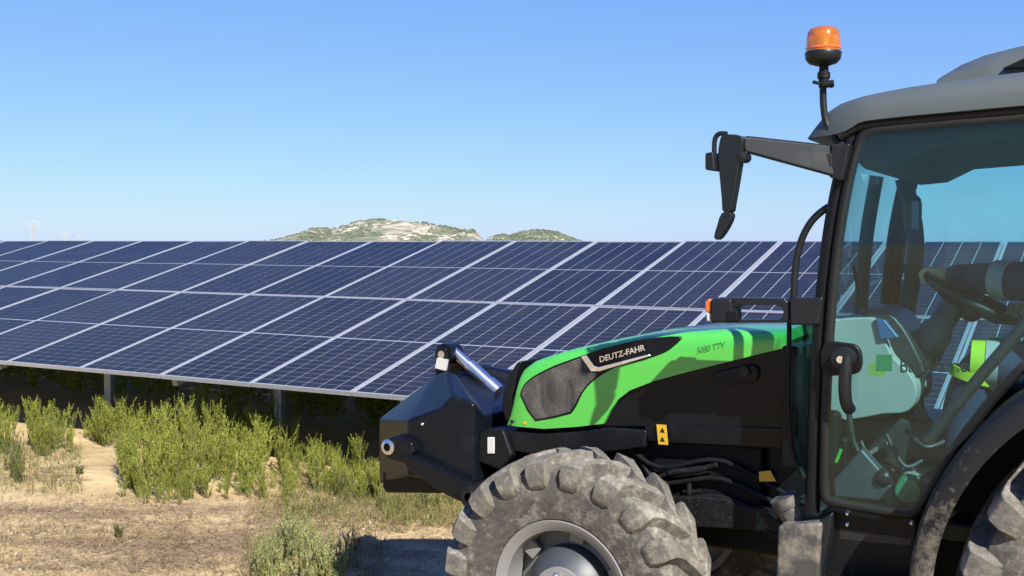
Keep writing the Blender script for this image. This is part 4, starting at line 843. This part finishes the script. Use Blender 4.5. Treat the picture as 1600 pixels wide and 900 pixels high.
# ------------------------------------------------------------------ weeds
def weed_mesh(h, nst, spread, nleaf, ll, lw, seed, spike=True, droop=.3):
    r_ = np.random.default_rng(seed); SV, SF, LV, LF = [], [], [], []
    def stem(p, d, L0, r0, dens, depth):
        n = 5; pts = [np.array(p)]; d = np.array(d, float)
        for i in range(n):
            d = d + r_.normal(0, .09, 3); d[2] += .10; d /= np.linalg.norm(d); pts.append(pts[-1] + d * L0 / n)
        for i in range(n):
            a, b_ = pts[i], pts[i + 1]; ra, rb = r0 * (1 - i / n * .8), r0 * (1 - (i + 1) / n * .8); k = len(SV)
            for q in (0, 2.1, 4.2): SV.append(a + np.array([math.cos(q), math.sin(q), 0]) * ra)
            for q in (0, 2.1, 4.2): SV.append(b_ + np.array([math.cos(q), math.sin(q), 0]) * rb)
            SF.extend([(k, k + 1, k + 4, k + 3), (k + 1, k + 2, k + 5, k + 4), (k + 2, k, k + 3, k + 5)])
        m_ = max(4, int(dens * L0 / h * nleaf))
        for j in range(m_):
            t = r_.uniform(.12, 1.0) * n; i = min(n - 1, int(t)); c = pts[i] + (pts[i + 1] - pts[i]) * (t - i); q = r_.uniform(0, 6.28)
            up_ = r_.uniform(.35, 1.9); e = np.array([math.cos(q), math.sin(q), up_]); e /= np.linalg.norm(e); sd = np.cross(e, [0, 0, 1]); sd /= np.linalg.norm(sd) + 1e-6
            tw = r_.uniform(-.8, .8); sd = sd * math.cos(tw) + np.cross(e, sd) * math.sin(tw)
            l_ = ll * r_.uniform(.55, 1.2) * (1 - .6 * t / n); w_ = lw * r_.uniform(.7, 1.2); k = len(LV)
            LV.extend([c, c + e * l_ * .45 + sd * w_, c + e * l_ - np.array([0, 0, droop * l_ * .5]), c + e * l_ * .45 - sd * w_]); LF.append((k, k + 1, k + 2, k + 3))
        if depth and L0 > .08:
            for j in range(int(r_.integers(3, 7))):
                t = r_.uniform(.2, .85) * n; i = int(t); c = pts[i] + (pts[i + 1] - pts[i]) * (t - i); q = r_.uniform(0, 6.28)
                stem(c, (math.cos(q) * .5, math.sin(q) * .5, .9), L0 * r_.uniform(.16, .36), r0 * .5, 1.5, 0)
    for _ in range(nst):
        q = r_.uniform(0, 6.28); rad = spread * math.sqrt(r_.uniform(0, 1)) * .5
        stem((math.cos(q) * rad * .2, math.sin(q) * rad * .2, -.01), (math.cos(q) * rad * 1.6 / max(h, .1) * .5, math.sin(q) * rad * 1.6 / max(h, .1) * .5, 1), h * r_.uniform(.6, 1.08), .0032, 1, 1)
    return (np.array(SV), np.array(SF)), (np.array(LV), np.array(LF))
protos = {}
def proto(kind, h, nst, spread, nleaf, ll, lw, seeds, mt):
    out = []
    for sd in seeds:
        (sv, sf), (lv, lf) = weed_mesh(h, nst, spread, nleaf, ll, lw, sd)
        a = fast_mesh('stems', sv, sf); a.materials.append(M['stem']); b_ = fast_mesh('foliage', lv, lf); b_.materials.append(mt); out.append((a, b_))
    protos[kind] = out
proto('tall', .41, 8, .25, 115, .026, .0025, (1, 2, 3, 4, 5, 6, 7), M['leaf'])
proto('sage', .34, 13, .34, 90, .020, .0026, (11, 12, 13, 14), M['leafp'])
proto('olive', .28, 8, .22, 70, .022, .0026, (21, 22, 23), M['leafd'])
proto('shade', .5, 8, .26, 22, .055, .0085, (41, 42, 43), M['leaf'])
proto('tuft', .12, 9, .12, 20, .030, .0035, (31, 32), M['leafd'])
def weed(kind, x, y, sc, label, group):
    e = tag(empty('weed_plant', (x, y, float(gz(x, y)) - .005), random.uniform(0, 6.28)), label, 'weed', group)
    a, b_ = random.choice(protos[kind]); e.scale = (sc * random.uniform(.9, 1.1),) * 2 + (sc * random.uniform(.85, 1.15),)
    for nm, d in (('stems', a), ('foliage', b_)):
        o = bpy.data.objects.new(nm, d); COL.objects.link(o); o.parent = e
def at(px, py): return gp(px, py, 0.0)
def scat(kind, boxes, label, group):
    for (x0, x1, y0, y1, k, s0, s1) in boxes:
        for _ in range(k):
            x, y = at(random.uniform(x0, x1), random.uniform(y0, y1)); weed(kind, x, y, random.uniform(s0, s1), label, group)
for box_, lab_ in (
        ((188, 300, 745, 788, 20, .5, .95), 'bright green weed in the left front of the widest weed clump'),
        ((190, 310, 770, 796, 16, .2, .5), 'low sprout along the left front edge of the widest weed clump'),
        ((300, 460, 735, 775, 18, .25, .6), 'low sprout along the right front edge of the widest weed clump'),
        ((240, 420, 755, 782, 14, .3, .6), 'knee-low weed along the middle front edge of the widest weed clump'),
        ((195, 395, 725, 772, 26, .65, 1.1), 'tall bright green weed in the middle of the widest weed clump'),
        ((230, 445, 705, 745, 24, .7, 1.15), 'tall bright green weed in the back half of the widest weed clump'),
        ((270, 445, 690, 715, 16, .8, 1.2), 'tallest green weed at the shaded back edge of the widest weed clump'),
        ((430, 470, 705, 735, 8, .55, .9), 'thin green weed at the far right end of the widest weed clump')):
    scat('tall', [box_], lab_, 'weeds of the wide clump')
scat('tall', [(155, 224, 688, 712, 13, .7, 1.25)], 'tall green weed beside the panel post, left of the wide clump', 'weeds by the panel post')
scat('tall', [(120, 160, 686, 704, 7, .4, .7)], 'short green weed just left of the panel post', 'weeds by the panel post')
scat('tall', [(46, 110, 693, 724, 15, .6, 1.1)], 'green weed in the small clump second from the left edge', 'weeds of the second clump from left')
scat('tall', [(-16, 16, 698, 722, 7, .7, 1.1)], 'green weed in the clump cut by the left edge', 'weeds at the left edge')
scat('olive', [(0, 52, 735, 768, 7, .7, .95)], 'sparse olive weed on dirt below the clump at the left edge', 'sparse weeds below the left clump')
scat('tall', [(470, 535, 732, 772, 14, .4, .85)], 'short yellow-green weed just right of the wide clump', 'short weeds left of the front weight')
scat('tall', [(535, 606, 730, 792, 16, .4, .9)], 'yellow-green weed growing right beside the black front weight', 'short weeds left of the front weight')
scat('tall', [(405, 475, 745, 800, 10, .3, .6)], 'low yellow-green sprout between the wide clump and the foreground bush', 'short weeds left of the front weight')
scat('olive', [(480, 600, 760, 812, 9, .45, .8)], 'small olive weed left of the tractor shadow', 'small weeds near the tractor shadow')
scat('olive', [(640, 720, 776, 800, 8, .35, .6)], 'small olive weed at the far edge of the shadow below the front weight', 'small weeds near the tractor shadow')
scat('sage', [(405, 545, 885, 960, 13, .65, 1.0)], 'pale sage weed of the foreground bush at the bottom edge', 'pale weeds of the foreground bush')
scat('sage', [(415, 500, 850, 885, 6, .45, .75)], 'smaller pale weed at the back of the foreground bush', 'pale weeds of the foreground bush')
x, y = at(186, 846); weed('tuft', x, y, 1.0, 'lone tiny pale tuft on bare dirt below the wide clump', None)
x, y = at(124, 752); weed('tuft', x, y, .8, 'lone tiny dark tuft on dirt between the clumps', None)
x, y = at(556, 868); weed('olive', x, y, .5, 'small weed at the left tip of the tractor shadow', None)
UV, UF, k0 = [], [], 0
fol = [(np.array([v.co[:] for v in b_.vertices]), np.array([p.vertices[:] for p in b_.polygons])) for a, b_ in protos['shade']]
for _ in range(700):  # weeds thickened under the panels to block light and darken the ground
    i = random.uniform(-15, 8); t_ = 1.9 + 2.8 * random.random() ** 1.3; p = A0 + SX * i * PW + NX * t_; v, f = random.choice(fol); q = random.uniform(0, 6.28); s_ = random.uniform(.9, 1.3) + .08 * t_
    rot = np.array([[math.cos(q), -math.sin(q), 0], [math.sin(q), math.cos(q), 0], [0, 0, 1]]) * s_
    UV.append(v @ rot.T + np.array([p.x, p.y, float(gz(p.x, p.y))])); UF.append(f + k0); k0 += len(v)
me = fast_mesh('undergrowth', np.concatenate(UV), np.concatenate(UF)); me.materials.append(M['leaf']); o = bpy.data.objects.new('undergrowth', me); COL.objects.link(o); tag(o, 'dark mass of weeds packed to deepen the shade under the solar panels', 'undergrowth', kind='stuff')

# ------------------------------------------------------------------ litter, grass and pebbles
def blades(name, label, cat, n, pick, l0, l1, w0, lay, mt):
    xy = np.array([pick() for _ in range(n)]); z = gz(xy[:, 0], xy[:, 1]); q = rng.uniform(0, 6.28, n); el = np.abs(rng.normal(0, lay, n)); l_ = rng.uniform(l0, l1, n)
    d = np.stack([np.cos(q) * np.cos(el), np.sin(q) * np.cos(el), np.sin(el)], -1) * l_[:, None]; s_ = np.stack([-np.sin(q), np.cos(q), rng.uniform(-.4, .4, n)], -1) * (w0 * rng.uniform(.6, 1.3, n))[:, None]
    b_ = np.stack([xy[:, 0], xy[:, 1], z + .004 + rng.uniform(0, .012, n)], -1)
    V = np.stack([b_ - s_, b_ + s_, b_ + d * .6 + s_ * .7, b_ + d, ], 1).reshape(-1, 3)
    me = fast_mesh(name, V, np.arange(n * 4).reshape(n, 4)); me.materials.append(mt); o = bpy.data.objects.new(name, me); COL.objects.link(o); tag(o, label, cat, kind='stuff')
def pk(boxes):
    def f():
        x0, x1, y0, y1 = random.choice(boxes); return at(random.uniform(x0, x1), random.uniform(y0, y1))
    return f
blades('dry_litter', 'dry brown straw litter lying on the dirt', 'litter', 15000, pk([(-60, 420, 800, 900), (0, 400, 830, 940), (-60, 300, 780, 860), (200, 700, 780, 900), (-60, 720, 690, 940), (380, 720, 740, 840)]), .02, .09, .0022, .25, M['straw'])
blades('low_grass', 'short yellowing grass between the weeds and the tractor', 'grass', 9000, pk([(400, 720, 740, 820), (440, 640, 740, 840), (-40, 130, 700, 780), (380, 600, 850, 960), (600, 760, 770, 830)]), .03, .11, .0026, .9, M['leafd'])
sp_ = []
for _ in range(260):
    x, y = at(random.uniform(-80, 760), 690 + 260 * random.random() ** .8); sp_.append((x, y, float(gz(x, y)) + .002))
V, Fq = blobs(sp_, rng.uniform(.004, .017, len(sp_)) * rng.choice([.7, 1, 1.4], len(sp_))); me = fast_mesh('pebbles', V, Fq); me.materials.append(M['stone']); o = bpy.data.objects.new('pebbles', me); COL.objects.link(o); tag(o, 'pale pebbles strewn over the dirt', 'pebbles', kind='stuff')
sp_ = []
for _ in range(900):
    x, y = at(random.uniform(-80, 760), 690 + 260 * random.random()); sp_.append((x, y, float(gz(x, y))))
V, Fq = blobs(sp_, rng.uniform(.004, .017, len(sp_)), (1, 1, .5)); me = fast_mesh('dirt_clods', V, Fq); me.materials.append(M['clod']); o = bpy.data.objects.new('dirt_clods', me); COL.objects.link(o); tag(o, 'crumbs and clods of dry earth on the dirt', 'dirt clods', kind='stuff')
